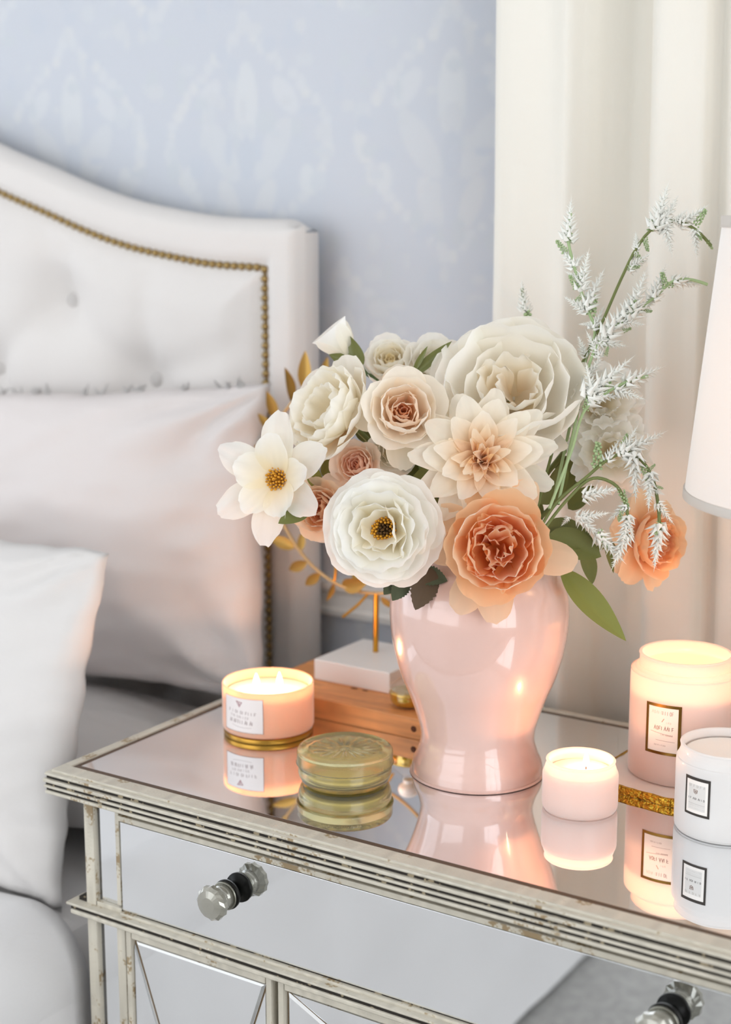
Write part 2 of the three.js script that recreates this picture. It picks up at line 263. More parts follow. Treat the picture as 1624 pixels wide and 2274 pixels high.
{
  const g = thing('headboard', 'cream upholstered headboard with swooping top edge, button tufting and nailhead trim', 'headboard');
  const buttons = [];
  for (let i = -9; i < 8; i++) for (let j = -9; j < 8; j++) { const x = -0.893 + 0.15 * (i + j), y = 1.195 - 0.103 * (i - j); if (x > NAIL_X0 + 0.08 && x < NAIL_X1 - 0.08 && y > 0.45 && y < nailY(x) - 0.06) buttons.push([x, y]); }
  const has = (x, y) => buttons.some(b => Math.hypot(b[0] - x, b[1] - y) < 0.01);
  const folds = []; for (const [x, y] of buttons) for (const s of [1, -1]) if (has(x + 0.15, y + s * 0.103)) folds.push([x, y, x + 0.15, y + s * 0.103]); 
  for (const [x, y] of buttons) { if (x + 0.15 > NAIL_X1 - 0.08) { folds.push([x, y, x + 0.15, y + 0.05], [x, y, x + 0.15, y - 0.05]); } if (!has(x + 0.15, y + 0.103) && y > 1.0) folds.push([x, y, x + 0.02, nailY(x)]); if (!has(x - 0.15, y + 0.103) && y > 1.0) folds.push([x, y, x - 0.02, nailY(x)]); }
  const segd = (x, y, [ax, ay, bx, by]) => { const dx = bx - ax, dy = by - ay, t = clamp(((x - ax) * dx + (y - ay) * dy) / (dx * dx + dy * dy), 0, 1); return Math.hypot(x - ax - t * dx, y - ay - t * dy); };
  const relief = (x, y) => {
    const inside = Math.min(NAIL_X1 - x, x - NAIL_X0, nailY(x) - y);
    const edge = Math.min(HB_X1 - x, x - HB_X0, topY(x) - y);
    let z = 0.08 - 0.016 * Math.pow(clamp(1 - edge / 0.018, 0, 1), 2.2);
    z -= 0.01 * Math.exp(-((inside / 0.009) ** 2));
    if (inside > 0) {
      let near = 9, fd = 9; for (const b of buttons) near = Math.min(near, Math.hypot(b[0] - x, b[1] - y)); for (const f of folds) fd = Math.min(fd, segd(x, y, f));
      z += 0.018 * smooth(0, 0.06, inside) - 0.034 * Math.exp(-((near / 0.046) ** 2)) - 0.0065 * Math.exp(-((fd / 0.022) ** 2)) * smooth(0, 0.05, inside);
    }
    return z;
  };
  const nx = 240, ny = 130;
  const front = grid(nx, ny, (u, v) => { const x = lerp(HB_X0, HB_X1, u), y = lerp(0.12, topY(x), 1 - Math.pow(1 - v, 1.15)); const cr = smooth(0.03, 0, HB_X1 - x) * 0.012; const yy = y - (v === 1 ? cr : 0); return { p: [x, yy, relief(x, y)], uv: [x, y] }; });
  const rim = grid(nx, 4, (u, v) => { const x = lerp(HB_X0, HB_X1, u); const cr = smooth(0.03, 0, HB_X1 - x) * 0.012; return { p: [x, topY(x) - cr + 0.004 * Math.sin(v * Math.PI), lerp(relief(x, topY(x)), HB_ZB, v)], uv: [x, v * 0.06] }; });
  const side = X => grid(4, 40, (u, v) => { const y = lerp(0.12, topY(X) - 0.012, v); return { p: [X + (X > -1 ? 0.004 : -0.004) * Math.sin(u * Math.PI), y, lerp(0.064, HB_ZB, u)], uv: [u * 0.06, y] }; });
  const back = grid(40, 10, (u, v) => { const x = lerp(HB_X1, HB_X0, u); return { p: [x, lerp(0.12, topY(x) - 0.012, v), HB_ZB], uv: [x, v] }; });
  mesh('upholstery', mergeGeometries([front, rim, side(HB_X1), side(HB_X0), back]), mat.headboard, g);
  for (const [x, y] of buttons) if (x > -1.1) mesh('tuft_button', new THREE.SphereGeometry(0.011, 14, 10).scale(1, 1, 0.5).translate(x, y, relief(x, y) + 0.001), mat.headboard, g);
  for (const x of [-1.95, -0.56]) mesh('foot', box(x - 0.03, x + 0.03, 0, 0.13, 0.04, 0.065, 0.004), mat.darkWood, g);
  // nailheads on a braid: down the right side, then along the swoop as far as the picture shows
  const path = []; for (let y = 0.5; y < nailY(NAIL_X1); y += 0.004) path.push([NAIL_X1, y]); for (let x = NAIL_X1; x > -1.06; x -= 0.004) path.push([x, nailY(x)]);
  const zAt = ([x, y]) => relief(x, y);
  mesh('trim_braid', tube(path.filter((_, i) => i % 4 === 0).map(p => V(p[0], p[1], zAt(p) - 0.0005)), 0.0045, 260, 6), mat.nailBand, g);
  const ng = new THREE.SphereGeometry(0.0052, 10, 5, 0, Math.PI * 2, 0, Math.PI / 2).rotateX(Math.PI / 2);
  let acc = 0; for (let i = 1; i < path.length; i++) { acc += Math.hypot(path[i][0] - path[i - 1][0], path[i][1] - path[i - 1][1]); if (acc > 0.0118) { acc = 0; const n = mesh('nailhead', ng, mat.nail, g); n.position.set(path[i][0], path[i][1], zAt(path[i]) + 0.003); } }
}
{
  const g = thing('mattress', 'thick cream mattress on its base under the white bedding', 'mattress', V(-1.26, 0, 0));
  mesh('base', box(-0.785, 0.775, 0.1, 0.3, 0.1, 1.98, 0.015), mat.headboard, g);
  mesh('mattress_body', roundedSub(1.56, 0.255, 1.86, 0.06, 40).translate(0, 0.4275, 1.035), mat.bedding, g);
  for (const x of [-0.7, 0.7]) for (const z of [0.2, 1.9]) mesh('leg', box(x - 0.03, x + 0.03, 0, 0.1, z - 0.03, z + 0.03, 0.005), mat.darkWood, g);
}
function pillowGeo(w, h, t, o = {}) {
  const { pinch = 0.06, wr = 1, sd = 0, n = 56, pow = 0.45 } = o;
  const half = s => grid(n, n, (a, b) => {
    const u = a * 2 - 1, v = b * 2 - 1, bulge = Math.pow(Math.max(0, (1 - u * u) * (1 - v * v)), pow);
    let x = u * w / 2 * (1 - pinch * (1 - v * v)), y = v * h / 2 * (1 - pinch * (1 - u * u));
    const cu = 1 - Math.abs(u), cv = 1 - Math.abs(v), corner = Math.exp(-(cu * cu + cv * cv) * 5), rim = Math.exp(-Math.min(cu, cv) * 7);
    const ang = Math.atan2(cv, cu);
    let d = 0.010 * wr * (corner * Math.sin(ang * 9 + sd + 2 * fbm(u * 2, v * 2, sd)) + 0.7 * rim * noise(u * 9 + sd, v * 9, sd)) + 0.009 * wr * fbm(u * 1.6 + sd, v * 1.9, s) + (o.dent ? o.dent(u, v) : 0);
    const z = s * (t / 2 * bulge) + (bulge > 0.02 ? d * Math.min(1, bulge * 2.2) : 0);
    x += 0.004 * noise(v * 7, sd + 1, 2) * rim; y += 0.004 * noise(u * 7, sd + 4, 2) * rim;
    return { p: [x, y, z], uv: [x, y] };
  });
  const f = half(1), b = half(-1); b.index.array.reverse();
  const g = mergeGeometries([f, b]); g.deleteAttribute('normal'); const m = mergeVertices(g, 1e-5); m.computeVertexNormals(); return m;
}
function seam(w, h, pinch, r) { const P = []; const n = 24; for (const [a, b, c, d] of [[-1, -1, 1, -1], [1, -1, 1, 1], [1, 1, -1, 1], [-1, 1, -1, -1]]) for (let i = 0; i < n; i++) { const u = lerp(a, c, i / n), v = lerp(b, d, i / n); P.push(V(u * w / 2 * (1 - pinch * (1 - v * v)), v * h / 2 * (1 - pinch * (1 - u * u)), 0)); } return new THREE.TubeGeometry(new THREE.CatmullRomCurve3(P, true), 160, r, 6, true); }
{
  const flat = thing('sleeping_pillow', 'white sleeping pillow lying flat beneath the fringed cushion', 'pillow', V(-0.845, 0.629, 0.262));
  mesh('pillowcase', pillowGeo(0.74, 0.29, 0.148, { sd: 3, wr: 0.6, pinch: 0.03, pow: 0.36 }).rotateX(-Math.PI / 2), mat.bedding, flat);
  const A = thing('euro_pillow', 'large white cushion with a ragged fringed top leaning on the headboard', 'pillow', V(-0.795, 0.896, 0.185));
  A.rotation.set(-8 * D2R, 0, 4 * D2R);
  mesh('pillowcase', pillowGeo(0.66, 0.388, 0.15, { sd: 1.4, pinch: 0.045, wr: 1.2, dent: (u, v) => -0.012 * Math.exp(-(((u - 0.85 + 0.3 * (v + 0.6)) / 0.1) ** 2)) * Math.exp(-(((v + 0.62) / 0.3) ** 2)) }), mat.blushLinen, A);
  const tufts = [];
  for (let i = 0; i < 44; i++) { const u = -0.75 + 0.5 * (i % 4) + rr(-0.18, 0.18), L = rr(0.01, 0.02), c = new THREE.ConeGeometry(rr(0.002, 0.005), L, 5); c.rotateZ(rr(-0.9, 0.9)); c.rotateX(rr(-0.6, 0.6)); c.translate(u * 0.32, 0.192 * (1 - 0.045 * (1 - u * u)) + L * 0.38, rr(-0.006, 0.008)); tufts.push(c); }
  const fr = mesh('fringe', mergeGeometries(tufts), mat.bedding, A); fr.userData.kind = 'stuff';
  const B = thing('front_pillow', 'smooth white pillow propped in front, its pointed corner toward the nightstand', 'pillow', V(-0.882, 0.752, 0.458));
  B.rotation.set(-14 * D2R, 0, 0);
  mesh('pillowcase', pillowGeo(0.74, 0.40, 0.14, { sd: 5.2, pinch: 0.05, wr: 1.0 }), mat.bedding, B);
  const dv = thing('duvet', 'plump white duvet falling over the side of the bed', 'duvet', V(-1.26, 0, 0));
  { // cross-section over the bed: down one side, across, down the other; the head end is a rolled fold
    const X = 0.815, YT = 0.579, R = 0.085, zA = 0.492, zB = 1.985, path = [];
    for (let i = 0; i <= 14; i++) path.push([X + 0.02 * (1 - i / 14), lerp(0.015, YT - R, i / 14)]);
    for (let i = 1; i <= 10; i++) { const a = i / 10 * Math.PI / 2; path.push([X - R + R * Math.cos(a), YT - R + R * Math.sin(a)]); }
    const half = path.slice(), n2 = 30; for (let i = 1; i < n2; i++) path.push([lerp(X - R, -X + R, i / n2), YT]); for (const [x, y] of half.reverse()) path.push([-x, y]);
    const N = path.length - 1, shell = grid(N, 70, (u, v) => {
      let [x, y] = path[Math.round(u * N)], z, k = 0; const r = 0.07;
      if (v < 0.16) { const a = v / 0.16 * Math.PI / 2; z = zA + r - r * Math.sin(a); k = 1 - Math.cos(Math.PI / 2 - a); z = zA + r * (1 - Math.sin(a)); k = 1 - Math.cos(Math.PI / 2 - a); z = zA + r - r * Math.cos(Math.PI / 2 - a); k = r * (1 - Math.sin(a)); }
      else if (v > 0.88) { const a = (v - 0.88) / 0.12 * Math.PI / 2; z = zB - r + r * Math.sin(a); k = r * (1 - Math.cos(a)); }
      else z = lerp(zA + r, zB - r, (v - 0.16) / 0.72);
      if (v < 0.16) { const a = (1 - v / 0.16) * Math.PI / 2; z = zA + r - r * Math.sin(a); k = r * (1 - Math.cos(a)); }
      const d = 0.011 * fbm(x * 5, y * 5, z * 5), f = 1 - k / 0.8; x *= f; y = y > 0.03 ? y - k * (y / YT) + d : y;
      return { p: [x + (Math.abs(x) > 0.7 ? Math.sign(x) * d : 0), y, z], uv: [u * 2.8, z] };
    });
    const roll = grid(40, 10, (u, v) => { const x = lerp(-0.735, 0.735, u), yy = lerp(0.545, 0.51, v); return { p: [x, yy, zA + 0.002 + 0.02 * v], uv: [x, v * 0.1] }; });
    mesh('duvet_cover', mergeGeometries([shell, roll]), mat.beddingSheet, dv);
  }
}

// ------------------------------------------------------------------ mirrored nightstand
const TOP = 0.76;
{
  const g = thing('mirrored_nightstand', 'mirrored nightstand with distressed champagne trim, ribbed edge and glass knobs', 'nightstand');
  const ZF = 0.588, ZB = 0.125, XL = -0.45, XR = 0.45;
  // frame round the mirrored top
  const fr = (x0, x1, z0, z1) => mesh('top_rail', box(x0, x1, 0.7525, TOP, z0, z1, 0.0012), mat.paint, g);
  fr(-0.4435, 0.4435, 0.5635, 0.5815); fr(-0.4435, 0.4435, 0.1275, 0.137); fr(-0.4435, -0.433, 0.137, 0.5635); fr(0.433, 0.4435, 0.137, 0.5635);
  const st = (x0, x1, z0, z1) => mesh('inner_trim', box(x0, x1, 0.754, 0.7585, z0, z1, 0.0008), mat.darkWood, g);
  st(-0.433, 0.433, 0.5545, 0.5635); st(-0.433, 0.433, 0.137, 0.1415); st(-0.433, -0.4285, 0.1415, 0.5545); st(0.4285, 0.433, 0.1415, 0.5545);
  mesh('mirror_top', box(-0.4285, 0.4285, 0.754, 0.758, 0.1415, 0.5545, 0.0006), mat.mirror, g);
  // ribbed edge: four reeds with black grooves between
  const slab = (name, y0, y1, inset, r, m) => mesh(name, box(XL + inset, XR - inset, y0, y1, ZB + inset, ZF - inset, r), m, g);
  slab('edge_reed', 0.7539, 0.7576, 0.0012, 0.0017, mat.paint); slab('edge_groove', 0.7508, 0.7541, 0.0032, 0, mat.groove);
  slab('edge_reed', 0.7471, 0.7511, 0, 0.0013, mat.paint); slab('edge_groove', 0.7440, 0.7473, 0.0024, 0, mat.groove);
  slab('edge_reed', 0.7413, 0.7443, 0.0006, 0.0012, mat.paint); slab('edge_groove', 0.7383, 0.7415, 0.0028, 0, mat.groove);
  slab('edge_reed', 0.7346, 0.7386, 0.0012, 0.0015, mat.paint);
  // carcass and posts
  mesh('carcass', box(-0.412, 0.412, 0.09, 0.735, 0.14, 0.542, 0.002), mat.caseWood, g);
  mesh('side_panel', box(-0.4145, -0.411, 0.12, 0.735, 0.16, 0.53, 0.001), mat.mirror, g);
  mesh('side_panel', box(0.411, 0.4145, 0.12, 0.735, 0.16, 0.53, 0.001), mat.mirror, g);
  for (const s of [-1, 1]) {
    const bx = (n, x0, x1, y0, y1, z0, z1, r, m) => s < 0 ? mesh(n, box(x0, x1, y0, y1, z0, z1, r), m, g) : mesh(n, box(-x1, -x0, y0, y1, z0, z1, r), m, g);
    bx('post', -0.4195, -0.4055, 0, 0.7345, 0.535, 0.563, 0.002, mat.paint);
    bx('post', -0.4195, -0.4055, 0, 0.7345, 0.14, 0.16, 0.002, mat.paint);
    bx('post_bevel', -0.4055, -0.4015, 0.6195, 0.7215, 0.545, 0.5565, 0, mat.bevel);
    bx('post_mirror', -0.4015, -0.377, 0.6195, 0.7215, 0.545, 0.558, 0.0005, mat.mirror);
    bx('rail', -0.4055, -0.371, 0.6125, 0.6193, 0.545, 0.5625, 0.001, mat.paint);
    bx('rail', -0.4055, -0.371, 0.7215, 0.7345, 0.545, 0.561, 0.001, mat.paint);
    bx('trim_strip', -0.377, -0.3715, 0.622, 0.722, 0.545, 0.5625, 0.001, mat.paint);
    bx('post_bevel', -0.4055, -0.4005, 0.1, 0.6, 0.545, 0.5565, 0, mat.bevel);
    bx('post_mirror', -0.4005, -0.379, 0.1, 0.6025, 0.545, 0.558, 0.0005, mat.mirror);
    bx('trim_strip', -0.379, -0.3675, 0.09, 0.601, 0.545, 0.5625, 0.001, mat.paint);
  }
  // drawer: painted frame, mirror, knobs
  const dr = new THREE.Group(); dr.name = 'drawer'; g.add(dr);
  mesh('drawer_frame', box(-0.371, 0.371, 0.7152, 0.7212, 0.55, 0.5658, 0.0012), mat.paint, dr);
  mesh('drawer_frame', box(-0.371, 0.371, 0.6128, 0.6172, 0.55, 0.5664, 0.0014), mat.paint, dr);
  mesh('drawer_mirror', box(-0.369, 0.369, 0.6188, 0.7136, 0.552, 0.5632, 0.0004), mat.mirror, dr);
  const kn = (x, y) => {
    const ax = m => m.scale(1.22, 1.22, 1.22).rotateX(Math.PI / 2).translate(x, y, 0.565);
    mesh('knob_base', ax(lathe([[0, 0], [0.0072, 0], [0.0072, 0.004], [0.0118, 0.0045], [0.0122, 0.0065], [0.0115, 0.0085], [0, 0.0085]], 32)), mat.blackMetal, dr);
    mesh('knob_collar', ax(lathe([[0, 0.0085], [0.0112, 0.0085], [0.0116, 0.0096], [0.0108, 0.0107], [0.0, 0.0107]], 32)), mat.pewter, dr);
    mesh('knob_neck', ax(lathe([[0, 0.0107], [0.0104, 0.0107], [0.0092, 0.014], [0.0088, 0.017], [0.0098, 0.0195], [0, 0.0195]], 24)), mat.knobGlass, dr);
    const P = [[0.0098, 0.0195], [0.0136, 0.0225], [0.0136, 0.0262], [0.0112, 0.0288], [0.006, 0.0302], [0.0002, 0.0305]], head = grid(24, 5, (u, v) => { const a = u * 2 * Math.PI, k = Math.round(v * 5), [r, yy] = P[k], q = r * (k === 1 || k === 2 ? 1 + 0.035 * Math.cos(u * 24 * Math.PI) : 1); return { p: [Math.cos(a) * q, yy, -Math.sin(a) * q] }; }).toNonIndexed(); head.computeVertexNormals();
    mesh('knob_head', ax(head), mat.knobGlass, dr);
  };
  kn(-0.226, 0.676); kn(0.216, 0.681);
  // mid rail: two reeds and black grooves
  mesh('mid_groove', box(-0.43, 0.43, 0.6032, 0.6185, 0.545, 0.5622), mat.groove, g);
  mesh('mid_groove', box(-0.434, 0.434, 0.6072, 0.6118, 0.545, 0.5706), mat.groove, g);
  mesh('mid_reed', box(-0.4385, 0.4385, 0.6114, 0.6145, 0.545, 0.5735, 0.0014), mat.paint, g);
  mesh('mid_reed', box(-0.4345, 0.4345, 0.6015, 0.6074, 0.545, 0.5720, 0.0022), mat.paint, g);
  // doors: framed mirrors cut into four panes by an X
  const door = (x0, x1, panels) => {
    const d = new THREE.Group(); d.name = 'door'; g.add(d); const f = 0.0075;
    mesh('door_back', box(x0 + 0.001, x1 - 0.001, 0.1, 0.598, 0.549, 0.558), mat.caseWood, d);
    mesh('door_frame', box(x0, x0 + f, 0.1, 0.598, 0.55, 0.5645, 0.0018), mat.paint, d); mesh('door_frame', box(x1 - f, x1, 0.1, 0.598, 0.55, 0.5645, 0.0018), mat.paint, d);
    const ys = [0.598, ...panels];
    for (let k = 0; k < ys.length; k++) mesh('door_frame', box(x0 + f, x1 - f, ys[k] - f, ys[k], 0.55, 0.5645, 0.0018), mat.paint, d);
    for (let k = 0; k + 1 < ys.length; k++) {
      const a0 = x0 + f + 0.0008, a1 = x1 - f - 0.0008, b1 = ys[k] - f - 0.0008, b0 = ys[k + 1] + 0.0008, cx = (a0 + a1) / 2, cy = (b0 + b1) / 2;
      for (const tri of [[[a0, b1], [a1, b1], [cx, cy]], [[a1, b1], [a1, b0], [cx, cy]], [[a1, b0], [a0, b0], [cx, cy]], [[a0, b0], [a0, b1], [cx, cy]]]) {
        const mx = (tri[0][0] + tri[1][0] + cx) / 3, my = (tri[0][1] + tri[1][1] + cy) / 3;
        const c = (tri[0][0] - mx) * (tri[1][1] - my) - (tri[1][0] - mx) * (tri[0][1] - my);
        const T = (c > 0 ? tri : [...tri].reverse()).map(([x, y]) => new THREE.Vector2(x - (x - mx) * 0.02, y - (y - my) * 0.02));
        const s = new THREE.Shape(T); mesh('mirror_pane', new THREE.ExtrudeGeometry(s, { depth: 0.001, bevelEnabled: true, bevelThickness: 0.0022, bevelSize: 0.0032, bevelOffset: -0.0034, bevelSegments: 1 }).translate(0, 0, 0.5585), mat.mirror, d);
      }
    }
  };
  door(-0.3655, -0.1806, [0.1075]); door(-0.1738, 0.1738, [0.432, 0.266, 0.1075]); door(0.1806, 0.3655, [0.1075]);
  mesh('plinth', box(-0.41, 0.41, 0.05, 0.1, 0.15, 0.555, 0.003), mat.paint, g);
}

// ------------------------------------------------------------------ things on the nightstand
const TY = 0.758;
function labelTex(w, h, draw) { const cv = document.createElement('canvas'); cv.width = w; cv.height = h; const c = cv.getContext('2d'); draw(c, w, h); const t = new THREE.CanvasTexture(cv); t.colorSpace = THREE.SRGBColorSpace; return t; }
// rows of print too small to read in the photograph: strokes of the letters' height and spacing
function scribble(c, x, y, w, h, gap, colour, sl = 0) { c.strokeStyle = colour; c.lineWidth = Math.max(1.5, h * 0.16); let k = x; while (k < x + w) { const a = rnd(); c.beginPath(); const yy = y + sl * (k - x); if (a < 0.35) { c.moveTo(k, yy); c.lineTo(k, yy + h); } else if (a < 0.6) { c.moveTo(k, yy + h); c.lineTo(k + gap * 0.5, yy); c.lineTo(k + gap * 0.8, yy + h); } else if (a < 0.8) { c.ellipse(k + gap * 0.4, yy + h / 2, gap * 0.35, h / 2, 0, 0, 7); } else { c.moveTo(k, yy + h); c.lineTo(k, yy); c.lineTo(k + gap * 0.7, yy); c.moveTo(k, yy + h / 2); c.lineTo(k + gap * 0.6, yy + h / 2); } c.stroke(); k += gap * (a > 0.92 ? 1.9 : 1.15); } }
// a label wrapped on a jar: angles are measured from the side that faces the camera
function labelGeo(p, r, a0, a1, y0, y1) {
  const to = EYE.clone().sub(p).setY(0).normalize(), rt = V(-to.z, 0, to.x).negate(); if (rt.dot(RGT) < 0) rt.negate();
  return grid(16, 2, (u, v) => { const a = lerp(a0, a1, u) * D2R, n = to.clone().multiplyScalar(Math.cos(a)).addScaledVector(rt, Math.sin(a)); return { p: [n.x * r, lerp(y0, y1, v), n.z * r], uv: [u, v] }; });
}
function flame(parent, x, y, z, h, w, power) {
  const pts = smoothProfile([[0.0001, 0], [w * 0.75, h * 0.1], [w, h * 0.3], [w * 0.78, h * 0.6], [w * 0.3, h * 0.87], [0.0001, h]], 20);
  mesh('wick', new THREE.CylinderGeometry(0.0006, 0.0007, 0.006, 6).translate(x, y - 0.001, z), mat.wick, parent);
  mesh('flame', lathe(pts, 16).translate(x, y + 0.0012, z), mat.flame, parent);
  const L = new THREE.PointLight(0xffae74, power); L.name = 'candle_flame_light'; L.position.set(x, y + h * 0.4, z); L.shadow.radius = 0.2; L.castShadow = true; parent.add(L);
}
const sideways = p => { const to = EYE.clone().sub(p).setY(0).normalize(); return { to, rt: V(to.z, 0, -to.x) }; };
{ // two-wick candle on its gold lid
  const p = V(-0.333, TY, 0.362), r = 0.0498, b = 0.006, H = 0.0575;
  const lid = thing('candle_lid', 'flat gold metal lid used as a coaster under the two-wick candle', 'lid', p.clone());
  mesh('disc', lathe([[0, 0], [0.0475, 0], [0.0485, 0.001], [0.0485, 0.005], [0.0478, 0.006], [0, 0.006]], 64), mat.brass, lid);
  const g = thing('two_wick_candle', 'wide amber glass candle with two lit wicks and a square label', 'candle', p.clone().setY(TY + b));
  const h = H - b, wl = h - 0.0105;
  mesh('glass_jar', lathe([[0, 0.0002], [r - 0.004, 0.0002], [r - 0.0012, 0.0012], [r, 0.004], [r, h - 0.0012], [r - 0.0012, h], [r - 0.0028, h - 0.0008], [r - 0.003, 0.005], [r - 0.006, 0.0028], [0, 0.0028]], 72), mat.amberGlass, g);
  mesh('wax', lathe([[0, 0.0034], [r - 0.006, 0.0034], [r - 0.0036, 0.0056], [r - 0.0034, wl], [r - 0.006, wl - 0.0006], [0, wl - 0.0012]], 64), mat.wax, g);
  const { to, rt } = sideways(p);
  for (const [a, b2, fh] of [[-0.0125, 0.001, 0.0165], [0.0125, 0.007, 0.0195]]) flame(g, rt.x * a + to.x * b2, wl + 0.001, rt.z * a + to.z * b2, fh, 0.0034, 0.021);
  const tex = labelTex(256, 256, (c, w, hh) => { c.fillStyle = '#e9e1df'; c.fillRect(0, 0, w, hh); c.strokeStyle = '#8d7a76'; c.lineWidth = 4; c.strokeRect(1, 1, w - 2, hh - 2); c.strokeStyle = '#9b6b70'; c.lineWidth = 5; c.beginPath(); c.moveTo(96, 28); c.lineTo(132, 34); c.lineTo(116, 66); c.closePath(); c.stroke(); c.beginPath(); c.moveTo(108, 36); c.lineTo(118, 44); c.lineTo(112, 58); c.stroke(); scribble(c, 40, 92, 170, 22, 15, '#a79795', 0.06); scribble(c, 56, 128, 120, 18, 12, '#b3a5a2', 0.1); scribble(c, 44, 164, 164, 26, 13, '#a89896', 0.04); c.strokeStyle = '#b9aeab'; c.lineWidth = 3; c.beginPath(); c.moveTo(62, 206); c.bezierCurveTo(100, 222, 150, 222, 190, 214); c.stroke(); });
  mesh('label', labelGeo(p, r + 0.0004, -64, -6, 0.007, h - 0.0065), M({ map: tex, roughness: 0.7, side: THREE.DoubleSide }), g);
}
{ // gold pressed-glass candle dish with lid
  const p = V(-0.179, TY, 0.441), R = 0.0478;
  const g = thing('lidded_glass_dish', 'round gold-tinted pressed glass dish with a sunburst lid', 'dish', p);
  mesh('dish', lathe([...smoothProfile([[0.0001, 0.0006], [0.036, 0.0006], [0.043, 0.003], [0.0462, 0.009], [0.0466, 0.015], [0.0455, 0.019], [0.0425, 0.0195], [0.042, 0.015], [0.038, 0.006], [0.0001, 0.005]], 60)], 72), mat.goldGlass, g);
  // lid: closed profile from the underside round the rim to the sunburst pressed into the top
  const prof = [[0.0004, 0.0305], [0.036, 0.0305], [0.0425, 0.028], [0.0432, 0.0198], [R, 0.0198], [R + 0.0009, 0.0207], [R + 0.0002, 0.0219], [R - 0.0002, 0.0325], [R - 0.0016, 0.0348], [R - 0.005, 0.0362], [R - 0.0078, 0.036]];
  for (let i = 1; i <= 16; i++) prof.push([lerp(R - 0.0078, 0.0004, i / 16), 0]);
  const np = prof.length - 1, lidG = grid(144, np, (u, v) => { const a = u * Math.PI * 2, k = Math.round(v * np); let [r, y] = prof[k]; if (k > 10) { const q = r / (R - 0.0078), ray = Math.sin(a * 18 + 3 * Math.sin(a)) * 0.5 + 0.5; y = 0.0336 + 0.0024 * smooth(0.75, 1, q) + 0.0012 * ray * smooth(0.12, 0.35, q) * (1 - smooth(0.75, 0.97, q)) + 0.0018 * (1 - smooth(0, 0.22, q)); } return { p: [Math.cos(a) * r, y, -Math.sin(a) * r] }; });
  const lid = mesh('lid', lidG, mat.goldGlass, g);
  mesh('content', lathe([[0, 0.0056], [0.036, 0.0064], [0.041, 0.0152], [0, 0.0158]], 48), mat.goldGlassDark, g);
  // raised lettering on the front of the lid rim, too small to read
  const { to, rt } = sideways(p), lets = []; for (let i = 0; i < 26; i++) { const a = (-34 + i * 2.1) * D2R, n = to.clone().multiplyScalar(Math.cos(a)).addScaledVector(rt, Math.sin(a)); const b = new THREE.BoxGeometry(rr(0.0005, 0.0011), rr(0.0016, 0.0026), 0.0006); b.rotateY(Math.atan2(n.x, n.z)); b.translate(n.x * (R + 0.0001), 0.0295 + (i % 3 === 0 ? 0.0004 : 0), n.z * (R + 0.0001)); lets.push(b); }
  mesh('raised_lettering', mergeGeometries(lets), mat.goldGlass, lid);
}
